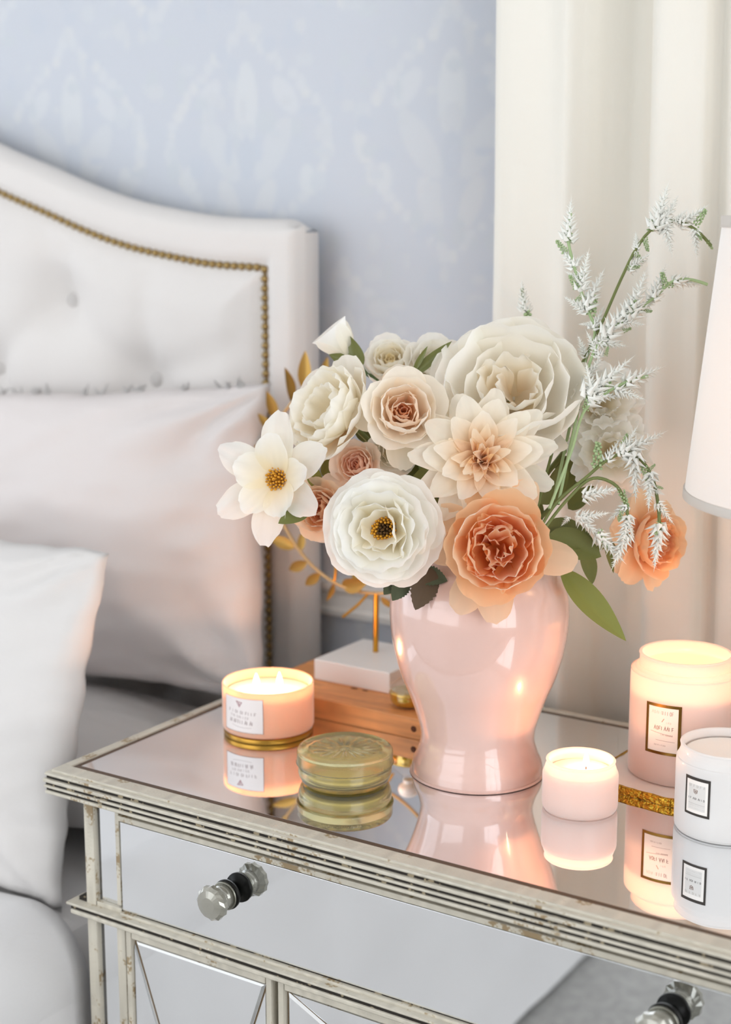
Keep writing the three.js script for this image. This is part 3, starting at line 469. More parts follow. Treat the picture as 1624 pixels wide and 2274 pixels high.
{ // wooden board, white block with the gold laurel wreath, little bottle
  const g = thing('wooden_board', 'orange-brown wooden board lying flat under the white block', 'board', V(0, TY, 0));
  mesh('plank', box(-0.405, -0.155, 0, 0.0235, 0.128 + 0.012, 0.2985, 0.0015), mat.wood, g);
  mesh('peg_hole', lathe([[0, 0], [0.0032, 0], [0.0034, 0.0004], [0, 0.0005]], 20).rotateX(Math.PI / 2).translate(-0.186, 0.0115, 0.2986), mat.woodHole, g);
  for (const [x, w] of [[-0.298, 0.006], [-0.283, 0.005]]) mesh('knot', new THREE.SphereGeometry(w / 2, 12, 8).scale(1.6, 0.12, 0.8).translate(x, 0.0236, 0.2455), mat.woodHole, g);
  const by = TY + 0.0236;
  const wr = thing('laurel_wreath', 'gold laurel wreath standing on a square white block', 'ornament', V(-0.3045, by, 0.19));
  mesh('block', box(-0.052, 0.052, 0, 0.0245, -0.0525, 0.0515, 0.0012), mat.whiteBlock, wr);
  const o = wr.position;
  const rodTop = onZ(836, 1318, 0.178).sub(o), rodFoot = V(-0.008, 0.0245, -0.012);
  mesh('rod', tube([rodFoot, rodFoot.clone().lerp(rodTop, 0.5), rodTop], 0.0032, 6, 12), mat.gold, wr);
  // the ring of twigs, in a plane that stands along the wall
  const ZW = 0.178, ringPx = [[836, 1318], [760, 1302], [700, 1262], [660, 1215], [628, 1160], [600, 1090], [588, 1010], [600, 950], [628, 920], [652, 890], [676, 866], [710, 848], [750, 833], [800, 820], [880, 830], [960, 880], [1010, 960], [1030, 1060], [1010, 1170], [960, 1260], [900, 1305]];
  const P = ringPx.map(([x, y]) => onZ(x, y, ZW).sub(o));
  mesh('twig_ring', new THREE.TubeGeometry(new THREE.CatmullRomCurve3(P, true), 180, 0.0021, 8, true), mat.goldStem, wr);
  const leafG = [0, 1, 2].map(k => leafGeo(1, 0.34 + 0.04 * k, { cup: 0.5, bend: 0.06 * (k - 1), nu: 4, nv: 8, tip: 1.3 }));
  const place = (bx, by2, tx, ty2, k, dz = 0) => { const a = onZ(bx, by2, ZW).sub(o), b = onZ(tx, ty2, ZW + dz).sub(o); const m = mesh('leaf', leafG[k % 3], mat.goldLeaf, wr); orient(m, a, b, facing(0.5 * Math.sin(k * 2.3), 0.3 * Math.cos(k * 1.7)).applyAxisAngle(V(0, 1, 0), 0.6 * Math.sin(k)), 0); };
  const LV = [[676, 866, 678, 778], [648, 893, 632, 815], [735, 838, 775, 822], [712, 846, 728, 792], [677, 868, 722, 884], [645, 908, 694, 918], [640, 930, 685, 945], [612, 930, 592, 868], [600, 955, 572, 918], [594, 985, 556, 985], [590, 1000, 570, 1010], [655, 1218, 597, 1192], [684, 1248, 640, 1266], [712, 1272, 678, 1300], [742, 1295, 724, 1335], [800, 1312, 780, 1270], [846, 1325, 878, 1352], [760, 1303, 820, 1290], [632, 1170, 615, 1130], [668, 1225, 672, 1180]];
  LV.forEach((l, k) => place(...l, k, 0.012 * Math.sin(k * 1.9)));
  for (const [a, b] of [[[820, 1316], [762, 1370]], [[742, 1232], [742, 1296]]]) mesh('twig', tube([onZ(...a, ZW).sub(o), onZ((a[0] + b[0]) / 2 + 4, (a[1] + b[1]) / 2, ZW).sub(o), onZ(...b, ZW).sub(o)], 0.0018, 8, 8), mat.gold, wr);
  const bt = thing('perfume_bottle', 'small round glass bottle with gold liquid on the wooden board', 'bottle', V(-0.2135, by, 0.264));
  mesh('bottle_glass', lathe(smoothProfile([[0.0001, 0.0004], [0.015, 0.0004], [0.0205, 0.004], [0.0222, 0.012], [0.0205, 0.021], [0.013, 0.029], [0.0075, 0.033], [0.007, 0.039], [0.009, 0.041]], 40), 40), mat.clearGlass, bt);
  mesh('gold_liquid', lathe(smoothProfile([[0.0001, 0.0014], [0.0145, 0.0014], [0.0195, 0.0048], [0.021, 0.012], [0.0199, 0.0178], [0.0001, 0.0178]], 30), 40), mat.goldLiquid, bt);
  mesh('stopper', lathe(smoothProfile([[0.0001, 0.038], [0.0062, 0.0385], [0.006, 0.042], [0.0105, 0.046], [0.0115, 0.052], [0.008, 0.0575], [0.0001, 0.059]], 30), 32), mat.porcelain, bt);
}
const VASE = V(-0.0828, TY, 0.3443), MOUTH = 0.228;
{ // the pink vase
  const g = thing('ginger_jar_vase', 'glossy blush pink ginger jar vase holding the bouquet', 'vase', VASE);
  const prof = smoothProfile([[0.0001, 0.0005], [0.0625, 0.0004], [0.0658, 0.0022], [0.0662, 0.0055], [0.065, 0.0125], [0.0603, 0.0239], [0.0573, 0.0373], [0.0598, 0.0534], [0.0677, 0.078], [0.0776, 0.1025], [0.0855, 0.131], [0.0888, 0.158], [0.0886, 0.178], [0.084, 0.198], [0.073, 0.214], [0.059, 0.222], [0.0545, 0.226], [0.0545, 0.234], [0.0525, 0.236], [0.05, 0.234], [0.0495, 0.224], [0.068, 0.208], [0.082, 0.178], [0.080, 0.14], [0.06, 0.078], [0.05, 0.04], [0.0001, 0.02]], 170);
  mesh('vase_body', lathe(prof, 96), mat.vase, g);
}
function candleJar(name, label, cat, p, o) {
  const g = thing(name, label, cat, p); const { r, h, neck, sh } = o;
  const out = smoothProfile([[0.0001, 0.0003], [r - 0.006, 0.0003], [r - 0.0015, 0.0018], [r, 0.006], [r, h * 0.4], [r, sh - 0.004], [r - 0.0015, sh + 0.0005], [neck + 0.0008, sh + 0.0045], [neck, sh + 0.0065], [neck, h - 0.003], [neck + 0.0006, h - 0.001], [neck - 0.001, h], [neck - 0.003, h - 0.0015], [neck - 0.003, sh + 0.006], [r - 0.0036, sh], [r - 0.0034, h * 0.4], [r - 0.004, 0.008], [r - 0.008, 0.0042], [0.0001, 0.004]], 120);
  mesh('glass_jar', lathe(out, 72), o.mat, g);
  return g;
}
{ // small lit candle
  const p = V(0.0473, TY, 0.378), g = candleJar('small_candle', 'small round frosted white glass candle with one lit wick', 'candle', p, { r: 0.0358, h: 0.0495, neck: 0.0322, sh: 0.0385, mat: mat.frost });
  const wl = 0.0385; mesh('wax', lathe([[0, 0.005], [0.027, 0.005], [0.0312, 0.009], [0.0312, wl - 0.003], [0.029, wl], [0, wl - 0.0006]], 56), mat.wax, g);
  const { to, rt } = sideways(p); flame(g, rt.x * 0.005 + to.x * -0.002, wl + 0.001, rt.z * 0.005 + to.z * -0.002, 0.0155, 0.0029, 0.013);
}
{ // tall lit candle on a gold-edged stone slab
  const p = V(0.0985, TY, 0.2505);
  const slab = thing('gold_edged_slab', 'pale stone coaster slab with a rough gilded edge under the tall candle', 'coaster', p.clone());
  const edge = [], N = 40; const cr = [[-0.061, 0.064], [-0.03, 0.0735], [0.02, 0.079], [0.055, 0.07], [0.074, 0.03], [0.07, -0.03], [0.045, -0.066], [0, -0.074], [-0.045, -0.066], [-0.068, -0.03], [-0.07, 0.02]];
  const cc = new THREE.CatmullRomCurve3(cr.map(([x, z]) => V(x, 0, z)), true, 'catmullrom', 0.3).getPoints(90);
  for (const q of cc) edge.push(new THREE.Vector2(q.x + 0.0012 * noise(q.x * 90, q.z * 90), -(q.z + 0.0012 * noise(q.z * 80, q.x * 80, 3))));
  edge.pop(); const shp = new THREE.Shape(edge);
  mesh('stone', new THREE.ExtrudeGeometry(shp, { depth: 0.0075, bevelEnabled: false }).rotateX(-Math.PI / 2).translate(0, 0.0004, 0), mat.stone, slab);
  const band = grid(edge.length, 5, (u, v) => { const e = edge[Math.round(u * edge.length) % edge.length], k = 1.008 + 0.02 * (Math.sin(v * Math.PI) * 0.5 + 0.5 * noise(u * 120, v * 3)); return { p: [e.x * k, 0.0002 + v * 0.0082, -e.y * k], uv: [u * 0.4, v * 0.008] }; });
  const lipG = grid(edge.length, 2, (u, v) => { const e = edge[Math.round(u * edge.length) % edge.length], k = 1.0 + 0.013 * (1 - v) - 0.05 * v * (0.6 + 0.6 * noise(u * 70, 4)); return { p: [e.x * k, 0.0081 + 0.0002 * v, -e.y * k], uv: [u * 0.4, v * 0.004] }; });
  mesh('gilded_edge', mergeGeometries([band, lipG]), mat.goldEdge, slab);
  const q = p.clone().setY(TY + 0.0086);
  const g = candleJar('tall_candle', 'tall frosted blush glass candle jar with a lit wick and gold-framed label', 'candle', q, { r: 0.0535, h: 0.122, neck: 0.0452, sh: 0.104, mat: mat.frost });
  const wl = 0.084; mesh('wax', lathe([[0, 0.005], [0.042, 0.005], [0.0488, 0.01], [0.0488, wl], [0.046, wl - 0.0008], [0, wl - 0.0014]], 64), mat.wax, g);
  flame(g, 0, wl + 0.001, 0, 0.019, 0.0034, 0.0125);
  const tex = labelTex(256, 352, (c, w, h) => { c.fillStyle = '#f6e6da'; c.fillRect(0, 0, w, h); scribble(c, 46, 46, 70, 20, 15, '#d9bfae'); scribble(c, 128, 44, 84, 26, 14, '#b89c90'); c.strokeStyle = '#b5876c'; c.lineWidth = 5; c.beginPath(); c.moveTo(122, 122); c.lineTo(138, 96); c.stroke(); scribble(c, 156, 118, 34, 12, 10, '#c6ab9d'); scribble(c, 66, 154, 130, 26, 16, '#8a6e64'); c.strokeStyle = '#b7968a'; c.lineWidth = 3; c.beginPath(); c.moveTo(40, 196); c.lineTo(200, 214); c.stroke(); scribble(c, 120, 206, 80, 12, 9, '#9c7b70'); c.beginPath(); c.moveTo(80, 254); c.lineTo(216, 256); c.stroke(); scribble(c, 70, 284, 84, 10, 8, '#a98b7e'); });
  const L = mesh('label', labelGeo(q, 0.0539, -41, -2, 0.0325, 0.082), M({ map: tex, roughness: 0.7, side: THREE.DoubleSide }), g);
  const fa = 3.2, fh = 0.0028; for (const [a0, a1, y0, y1] of [[-41, -2, 0.0795, 0.0825], [-41, -2, 0.032, 0.035], [-41, -41 + fa, 0.032, 0.0825], [-2 - fa, -2, 0.032, 0.0825]]) mesh('label_border', labelGeo(q, 0.0541, a0, a1, y0, y1), mat.goldFrame ??= M({ color: 0x7b5a2a, metalness: 1, roughness: 0.3, side: THREE.DoubleSide }), L);
}
{ // white candle, not lit
  const p = V(0.179, TY, 0.3468), g = candleJar('white_candle', 'white glass candle with a black-framed label at the front of the tabletop', 'candle', p, { r: 0.0462, h: 0.0815, neck: 0.0425, sh: 0.068, mat: mat.frostWhite });
  mesh('wax', lathe([[0, 0.005], [0.036, 0.005], [0.0415, 0.01], [0.0415, 0.064], [0.039, 0.0725], [0.036, 0.0735], [0, 0.073]], 56), mat.waxWhite, g);
  const tex = labelTex(256, 400, (c, w, h) => { c.fillStyle = '#2f2822'; c.fillRect(0, 0, w, h); c.fillStyle = '#f1ece6'; c.fillRect(20, 32, w - 40, h - 58); c.fillStyle = '#dcd9d5'; c.fillRect(42, 74, w - 84, h - 132); scribble(c, 46, 80, 164, 24, 16, '#b9b2ab'); c.strokeStyle = '#74584a'; c.lineWidth = 5; c.beginPath(); c.moveTo(98, 128); c.lineTo(136, 132); c.lineTo(134, 158); c.lineTo(118, 170); c.lineTo(100, 158); c.closePath(); c.stroke(); c.beginPath(); c.moveTo(106, 136); c.lineTo(112, 158); c.lineTo(118, 140); c.lineTo(124, 158); c.lineTo(130, 138); c.stroke(); scribble(c, 46, 212, 160, 20, 15, '#26211d'); c.strokeStyle = '#aaa6a2'; c.lineWidth = 3; c.beginPath(); c.moveTo(44, 276); c.lineTo(210, 278); c.stroke(); scribble(c, 52, 290, 150, 10, 8, '#c3bfba'); scribble(c, 60, 318, 140, 10, 8, '#c6c2bd'); c.beginPath(); c.moveTo(180, 342); c.quadraticCurveTo(208, 342, 208, 318); c.stroke(); });
  mesh('label', labelGeo(p, 0.0466, -50, -17, 0.0232, 0.0592), M({ map: tex, roughness: 0.6, side: THREE.DoubleSide }), g);
}
{ // table lamp, mostly beyond the right edge of the picture
  const p = V(0.2785, TY, 0.285), g = thing('table_lamp', 'white table lamp with a pale tapered drum shade beside the curtain', 'lamp', p);
  mesh('lamp_base', lathe(smoothProfile([[0.0001, 0.0005], [0.05, 0.0005], [0.054, 0.006], [0.05, 0.012], [0.03, 0.02], [0.028, 0.04], [0.045, 0.08], [0.056, 0.13], [0.05, 0.18], [0.028, 0.225], [0.014, 0.245], [0.012, 0.26], [0.0001, 0.262]], 90), 56), mat.porcelain, g);
  mesh('lamp_stem', new THREE.CylinderGeometry(0.005, 0.005, 0.1, 14).translate(0, 0.31, 0), mat.brass, g);
  const y0 = 0.305, y1 = 0.552, r0 = 0.164, r1 = 0.140;
  mesh('lamp_shade', grid(96, 12, (u, v) => { const a = -u * Math.PI * 2, r = lerp(r0, r1, v); return { p: [Math.cos(a) * r, lerp(y0, y1, v), Math.sin(a) * r], uv: [u * 0.95, v * 0.25] }; }), mat.shade, g);
  for (const [y, r, t] of [[y0, r0, 0.0075], [y1 - 0.009, r1 + 0.0008, 0.0095]]) mesh('shade_trim', lathe([[r - 0.0012, y - 0.0005], [r + 0.0012, y - 0.0005], [r + 0.0008, y + t], [r - 0.0014, y + t], [r - 0.0012, y - 0.0005]], 96), mat.shadeTrim, g);
  mesh('harp', tube([V(0, 0.35, 0), V(-r1 * 0.5, 0.545, 0), V(-r1 + 0.002, 0.546, 0)], 0.0016, 10, 6), mat.brass, g);
  mesh('bulb', new THREE.SphereGeometry(0.028, 20, 16).translate(0, 0.395, 0), mat.bulb, g);
  const L = new THREE.PointLight(0xffb877, 0.035); L.name = 'lamp_bulb_light'; L.position.set(0, 0.395, 0); L.shadow.radius = 1.3; L.castShadow = true; g.add(L);
}
// ------------------------------------------------------------------ leaves and petals
// a leaf of length 1 along +y, blade across x, upper side toward +z
function leafGeo(L, W, o = {}) {
  const { cup = 0.3, bend = 0.1, nu = 6, nv = 12, tip = 1.4, wave = 0, widest = 0.42, serr = 0 } = o;
  return grid(nu, nv, (a, b) => {
    const u = a * 2 - 1, prof = Math.pow(Math.sin(Math.PI * Math.pow(b, Math.log(0.5) / Math.log(widest))), 1 / tip * 1.15), w = W / 2 * prof * (1 + serr * Math.sin(b * 60));
    const x = u * w, z = cup * Math.abs(u) * w + bend * (b * b) - 0.5 * bend * b + wave * Math.sin(b * 9 + u * 2) * Math.abs(u) * W;
    return { p: [x, b * L, z] };
  });
}
// place a unit-length leaf from a to b, its upper side turned to n
function orient(m, a, b, n, roll = 0) {
  const y = b.clone().sub(a), L = y.length(); y.normalize(); const x = new THREE.Vector3().crossVectors(y, n).normalize(), z = new THREE.Vector3().crossVectors(x, y);
  m.position.copy(a); m.quaternion.setFromRotationMatrix(new THREE.Matrix4().makeBasis(x, y, z)); if (roll) m.rotateY(roll); m.scale.setScalar(L);
}
const rgb = h => { const c = new THREE.Color(h); return [c.r, c.g, c.b]; };
const mix = (a, b, t) => a.map((v, k) => lerp(v, b[k], t));
/* one petal: base on the flower's axis (y), growing outward along z.
   t0, t1: angle from the axis at base and tip, in degrees; L length, W half width; cup bends the sides in; curl rolls the rim back */
function petalGeo(o) {
  const { L, W, t0, t1, r0 = 0.002, y0 = 0, wb = 0.35, tip = 0.3, tipPow = 2, taper = 0, cup = 0.25, ruffle = 0, freq = 7, nu = 10, nv = 11, curl = 0, tp = 1, notch = 0, colA, colB, cp = 1, sd = 0, twist = 0, round = 0.3, tipK = 0.55 } = o;
  const N = 30, R = [r0], Y = [y0], A = []; for (let i = 0; i <= N; i++) { const s = i / N, a = (t0 + (t1 - t0) * Math.pow(s, tp) + curl * Math.pow(s, 6)) * D2R; A.push(a); if (i) { R.push(R[i - 1] + L / N * Math.sin(a)); Y.push(Y[i - 1] + L / N * Math.cos(a)); } }
  const samp = (arr, s) => { const k = clamp(s, 0, 1) * N, i = Math.min(N - 1, Math.floor(k)); return lerp(arr[i], arr[i + 1], k - i); };
  const ph = sd * 1.7;
  return grid(nu, nv, (a, b) => {
    const u = a * 2 - 1, s = b * (1 - tip * tipK * Math.pow(Math.abs(u), tipPow) - notch * Math.exp(-u * u * 14) + 0.05 * (ruffle ? noise(u * 3.2 + sd * 9, 1.3) : 0));
    const w = W * (wb + (1 - wb) * Math.pow(Math.sin(Math.min(1, s * 1.2) * Math.PI / 2), 0.9)) * (1 - taper * s * s * s) * (1 - round * Math.pow(b, 5));
    const th = samp(A, s), x = u * w;
    const off = cup * u * u * w + ruffle * W * s * s * (Math.sin(u * freq + ph) * 0.6 + Math.sin(u * freq * 1.9 + ph * 2.3 + 1) * 0.4 * Math.abs(u) + 0.7 * noise(u * 2.2 + sd, s * 3, sd)) - curl * 0.0 ;
    const tw = twist * s * u * w;
    const rho = samp(R, s) - Math.cos(th) * (off + tw), y = samp(Y, s) + Math.sin(th) * (off + tw);
    const vein = 1 + 0.035 * noise(u * 14, s * 2, sd) + 0.02 * noise(u * 30, s * 3, sd + 4), c = mix(colA, colB, Math.pow(clamp(s, 0, 1), cp)).map(v => clamp(v * vein, 0, 1));
    return { p: [x, y, rho], c };
  });
}
// rings: [{n, ...petal options in units of the flower's radius, jitter}]
function flower(name, label, px, py, rpx, dd, face, rings, o = {}) {
  const depth = D0 + dd, c = at(px, py, depth), s = rpx * depth / FOCAL;
  const g = thing(name, label, 'flower', c, 'flowers of the bouquet');
  const q = new THREE.Quaternion().setFromUnitVectors(V(0, 1, 0), face);
  const head = { c, face, s };
  for (const ring of rings) {
    const k = Math.min(ring.n, ring.variants ?? 3), geos = [];
    for (let v = 0; v < k; v++) { const jit = ring.jit ?? 0.08; geos.push(petalGeo({ ...ring, L: ring.L * s * rr(1 - jit, 1 + jit), W: ring.W * s * rr(1 - jit, 1 + jit), r0: (ring.r0 ?? 0.04) * s, y0: (ring.y0 ?? 0) * s, t0: ring.t0 + rr(-1, 1) * (ring.tj ?? 4), t1: ring.t1 + rr(-1, 1) * (ring.tj ?? 4) * 1.5, sd: rr(0, 50) })); }
    for (let i = 0; i < ring.n; i++) {
      if (ring.skip?.includes(i)) continue;
      const m = mesh('petal', geos[i % k], mat.petal, g);
      m.quaternion.copy(q).multiply(new THREE.Quaternion().setFromAxisAngle(V(0, 1, 0), (ring.phase ?? 0) + i * 2 * Math.PI / ring.n + rr(-1, 1) * (ring.pj ?? 0.12)));
      if (ring.scatter) m.position.copy(V(rr(-1, 1), rr(-0.3, 0.5), rr(-1, 1)).multiplyScalar(ring.scatter * s).applyQuaternion(q));
    }
  }
  if (o.stamens) {
    const parts = [[], []]; const { n, r, len, lift = 0.02 } = o.stamens;
    for (let i = 0; i < n; i++) { const a = i * 2.39996, d = Math.sqrt(i / n) * r * s, l = len * s * rr(0.75, 1.1) * (1 - 0.4 * d / (r * s)); const b = new THREE.CapsuleGeometry(0.028 * s, l, 2, 5).translate(0, l / 2, 0); b.rotateX(0.5 * d / (r * s)); b.rotateY(Math.PI / 2 - a); b.translate(Math.cos(a) * d, lift * s, Math.sin(a) * d); parts[d < r * s * (o.stamens.dark ?? 0) ? 1 : 0].push(b); }
    parts.forEach((p, k) => { if (p.length) { const m = mesh('stamens', mergeGeometries(p), k ? mat.stamenDark : mat.stamen, g); m.quaternion.copy(q); m.userData.kind = 'stuff'; } });
    const dome = mesh('pistil', new THREE.SphereGeometry(r * s * 0.55, 14, 8).scale(1, 0.6, 1).translate(0, lift * s, 0), o.stamens.dark ? mat.stamenDark : mat.stamen, g); dome.quaternion.copy(q);
  }
  // calyx and stem down into the vase
  const cal = mesh('calyx', new THREE.SphereGeometry(0.14 * s, 12, 8).scale(1, 0.9, 1).translate(0, -0.06 * s, 0), mat.stem, g); cal.quaternion.copy(q);
  const inV = VASE.clone().add(V(rr(-0.02, 0.02), MOUTH - 0.03, rr(-0.02, 0.02))).sub(c), back = face.clone().multiplyScalar(-0.25 * s), a2 = back.clone().lerp(inV, 0.45).addScaledVector(face, -0.12 * s);
  mesh('stem', tube([V(0, 0, 0), back, a2, inV], 0.0026, 14, 6), mat.stem, g);
  return head;
}
const D0 = depthOf(VASE.clone().add(V(0, 0.3, 0)));
const cream = rgb(0xfffcf5), ivory = rgb(0xfefaf0), white = rgb(0xfffefb), blush = rgb(0xfbe6d8), peach = rgb(0xf9c79e), apricot = rgb(0xf5ae78), orange = rgb(0xee8a3c), deep = rgb(0xd9641f), greenish = rgb(0xfcf7e6), butter = rgb(0xf9ecc8);

// 1 white ranunculus, front left
flower('ranunculus', 'large white ruffled bloom with a dark gold eye, at the front of the bouquet', 858, 1174, 128, -0.075, facing(-0.24, -0.06), [
  { n: 6, L: 1.0, W: 0.78, t0: 88, t1: 74, pj: 0.2, tj: 5, cup: 0.1, ruffle: 0.06, wb: 0.4, tip: 0.2, colA: ivory, colB: white, phase: 0.2 },
  { n: 6, L: 0.98, W: 0.74, t0: 82, t1: 62, pj: 0.25, tj: 6, cup: 0.14, ruffle: 0.08, wb: 0.4, tip: 0.2, y0: 0.03, colA: ivory, colB: white, phase: 0.75 },
  { n: 5, L: 0.92, W: 0.7, t0: 76, t1: 50, pj: 0.3, tj: 7, cup: 0.18, ruffle: 0.09, tip: 0.2, y0: 0.05, colA: greenish, colB: white, phase: 0.1, variants: 5 },
  { n: 5, L: 0.84, W: 0.62, t0: 72, t1: 34, pj: 0.3, tj: 8, cup: 0.2, ruffle: 0.1, tip: 0.2, y0: 0.06, colA: greenish, colB: white, phase: 0.7, variants: 5 },
  { n: 4, L: 0.74, W: 0.56, t0: 70, t1: 10, pj: 0.35, tj: 10, cup: 0.24, ruffle: 0.12, tip: 0.2, y0: 0.06, colA: rgb(0xf9edc4), colB: white, phase: 0.3, variants: 4 },
  { n: 4, L: 0.6, W: 0.44, t0: 66, t1: -14, pj: 0.35, tj: 12, cup: 0.26, ruffle: 0.12, tip: 0.22, y0: 0.06, colA: butter, colB: cream, phase: 0.9, variants: 4 },
], { stamens: { n: 60, r: 0.19, len: 0.14, lift: 0.1, dark: 0.5 } });

// 2 orange garden rose, front centre
const cabbage = (a, b, c, d) => [
  { n: 6, L: 1.22, W: 0.5, t0: 70, t1: 105, cup: 0.18, ruffle: 0.06, tip: 0.25, colA: a, colB: a, y0: -0.05, phase: 0.4, tj: 8 },
  { n: 6, L: 1.16, W: 0.52, t0: 86, t1: 18, cup: 0.28, ruffle: 0.05, tip: 0.22, colA: b, colB: a, phase: 0.1, tp: 1.2, tj: 6 },
  { n: 6, L: 1.08, W: 0.5, t0: 84, t1: -6, cup: 0.3, ruffle: 0.06, tip: 0.22, y0: 0.03, colA: c, colB: a, phase: 0.6, tj: 6 },
  { n: 6, L: 0.95, W: 0.44, t0: 78, t1: -18, cup: 0.32, ruffle: 0.09, tip: 0.2, y0: 0.05, colA: c, colB: b, phase: 0.3, tj: 8 },
  { n: 6, L: 0.78, W: 0.34, t0: 64, t1: -22, cup: 0.3, ruffle: 0.16, tip: 0.2, y0: 0.06, colA: d, colB: a, phase: 0.8, tj: 12, notch: 0.08 },
  { n: 7, L: 0.62, W: 0.26, t0: 44, t1: -10, cup: 0.36, ruffle: 0.25, tip: 0.2, y0: 0.08, colA: d, colB: b, phase: 0.2, tj: 18, scatter: 0.16, notch: 0.1, variants: 7 },
  { n: 9, L: 0.55, W: 0.2, t0: 24, t1: 8, cup: 0.5, ruffle: 0.35, tip: 0.25, y0: 0.1, colA: d, colB: a, phase: 0.5, tj: 24, scatter: 0.22, variants: 9 },
];
flower('garden_rose', 'ruffled deep orange garden rose hanging over the vase rim', 1108, 1214, 122, -0.085, facing(-0.12, 0.0), [
  { n: 9, L: 1.34, W: 0.36, t0: 84, t1: 100, cup: 0.14, ruffle: 0.05, tip: 0.34, tipPow: 2.4, round: 0.18, wb: 0.6, colA: rgb(0xfbc98c), colB: rgb(0xfee3c6), y0: -0.08, phase: 0.45, tj: 6, cp: 0.7, pj: 0.2, skip: [1, 3] },
  { n: 6, L: 1.22, W: 0.58, t0: 92, t1: 22, cup: 0.24, ruffle: 0.06, tip: 0.2, colA: rgb(0xf9b970), colB: rgb(0xfed9b0), phase: 0.1, tp: 1.1, tj: 6 },
  { n: 5, L: 1.2, W: 0.6, t0: 88, t1: 0, cup: 0.3, ruffle: 0.06, tip: 0.2, y0: 0.02, colA: rgb(0xf8b05c), colB: rgb(0xfedcb6), phase: 0.6, tj: 7 },
  { n: 5, L: 1.1, W: 0.52, t0: 84, t1: -14, cup: 0.34, ruffle: 0.08, tip: 0.2, y0: 0.04, colA: rgb(0xf6b04c), colB: rgb(0xfdd4a8), phase: 0.3, tj: 9, variants: 5 },
  { n: 5, L: 0.95, W: 0.4, t0: 74, t1: -12, cup: 0.4, ruffle: 0.16, tip: 0.22, y0: 0.05, colA: rgb(0xf5a83a), colB: rgb(0xfee2c2), phase: 0.9, tj: 14, variants: 5, scatter: 0.08, cp: 2.2, notch: 0.08 },
  { n: 6, L: 0.8, W: 0.32, t0: 58, t1: 0, cup: 0.5, ruffle: 0.26, tip: 0.24, y0: 0.06, colA: rgb(0xf49f2e), colB: rgb(0xfdd9b2), phase: 0.2, tj: 22, scatter: 0.22, variants: 6, cp: 2.4, notch: 0.1 },
  { n: 8, L: 0.64, W: 0.22, t0: 30, t1: 16, cup: 0.6, ruffle: 0.36, tip: 0.28, y0: 0.08, colA: rgb(0xf29624), colB: rgb(0xfee4bc), phase: 0.5, tj: 28, scatter: 0.26, variants: 8, cp: 3 },
]);

// 3 cream dahlia
const dahlia = (s, A, B, C) => [
  { n: 11, L: 1.06, W: 0.28, t0: 74, t1: 84, cup: 0.28, ruffle: 0.1, freq: 11, wb: 0.45, tip: 0.27, tipK: 1, round: 0.2, tipPow: 2, variants: 5, colA: B, colB: A, tj: 6 },
  { n: 10, L: 0.98, W: 0.27, t0: 66, t1: 72, cup: 0.3, ruffle: 0.1, freq: 11, wb: 0.45, tip: 0.27, tipK: 1, round: 0.2, tipPow: 2, variants: 5, colA: B, colB: A, phase: 0.25, y0: 0.03, tj: 6 },
  { n: 9, L: 0.84, W: 0.24, t0: 52, t1: 62, cup: 0.34, ruffle: 0.12, wb: 0.45, tip: 0.3, tipK: 1, round: 0.2, tipPow: 1.5, colA: C, colB: A, phase: 0.1, y0: 0.05, tj: 8 },
  { n: 10, L: 0.62, W: 0.15, t0: 42, t1: 56, cup: 0.5, ruffle: 0.1, wb: 0.5, tip: 0.4, tipK: 1, tipPow: 1.5, colA: C, colB: B, phase: 0.3, y0: 0.06, tj: 10 },
  { n: 10, L: 0.45, W: 0.1, t0: 28, t1: 42, cup: 0.7, ruffle: 0.2, wb: 0.5, tip: 0.4, tipK: 1, colA: C, colB: B, y0: 0.06, tj: 14, scatter: 0.05, variants: 5 },
  { n: 12, L: 0.38, W: 0.07, t0: 10, t1: 26, cup: 0.9, ruffle: 0.3, wb: 0.6, tip: 0.4, tipK: 1, colA: C, colB: C, y0: 0.06, tj: 16, scatter: 0.08, variants: 6 },
];
flower('dahlia', 'cream dahlia with pointed petals and a peach centre', 1072, 1022, 146, -0.06, facing(-0.06, 0.12), dahlia(1, rgb(0xfffaf0), rgb(0xfef2de), rgb(0xf9d29c)));

// 4 blush rose
const rose = (A, B, C, D) => [
  { n: 5, L: 1.18, W: 0.66, t0: 80, t1: 34, cup: 0.25, ruffle: 0.05, tip: 0.22, colA: A, colB: A, phase: 0.1, curl: 30 },
  { n: 5, L: 1.15, W: 0.64, t0: 82, t1: 8, cup: 0.3, ruffle: 0.05, tip: 0.2, colA: B, colB: A, phase: 0.7, y0: 0.03 },
  { n: 5, L: 1.05, W: 0.56, t0: 80, t1: -14, cup: 0.3, ruffle: 0.06, tip: 0.2, colA: C, colB: A, phase: 0.2, y0: 0.05 },
  { n: 4, L: 0.9, W: 0.5, t0: 70, t1: -20, pj: 0.3, tj: 8, cup: 0.34, ruffle: 0.08, tip: 0.2, colA: C, colB: B, phase: 0.9, y0: 0.06 },
  { n: 4, L: 0.74, W: 0.38, t0: 52, t1: -16, pj: 0.4, tj: 10, cup: 0.38, ruffle: 0.12, tip: 0.2, colA: D, colB: B, phase: 0.4, y0: 0.08 },
  { n: 4, L: 0.62, W: 0.24, t0: 32, t1: -10, cup: 0.5, ruffle: 0.12, tip: 0.2, colA: D, colB: C, phase: 0.1, y0: 0.08 },
  { n: 3, L: 0.52, W: 0.15, t0: 12, t1: -6, cup: 0.8, ruffle: 0.1, tip: 0.2, colA: D, colB: D, phase: 0.1, y0: 0.1 },
];
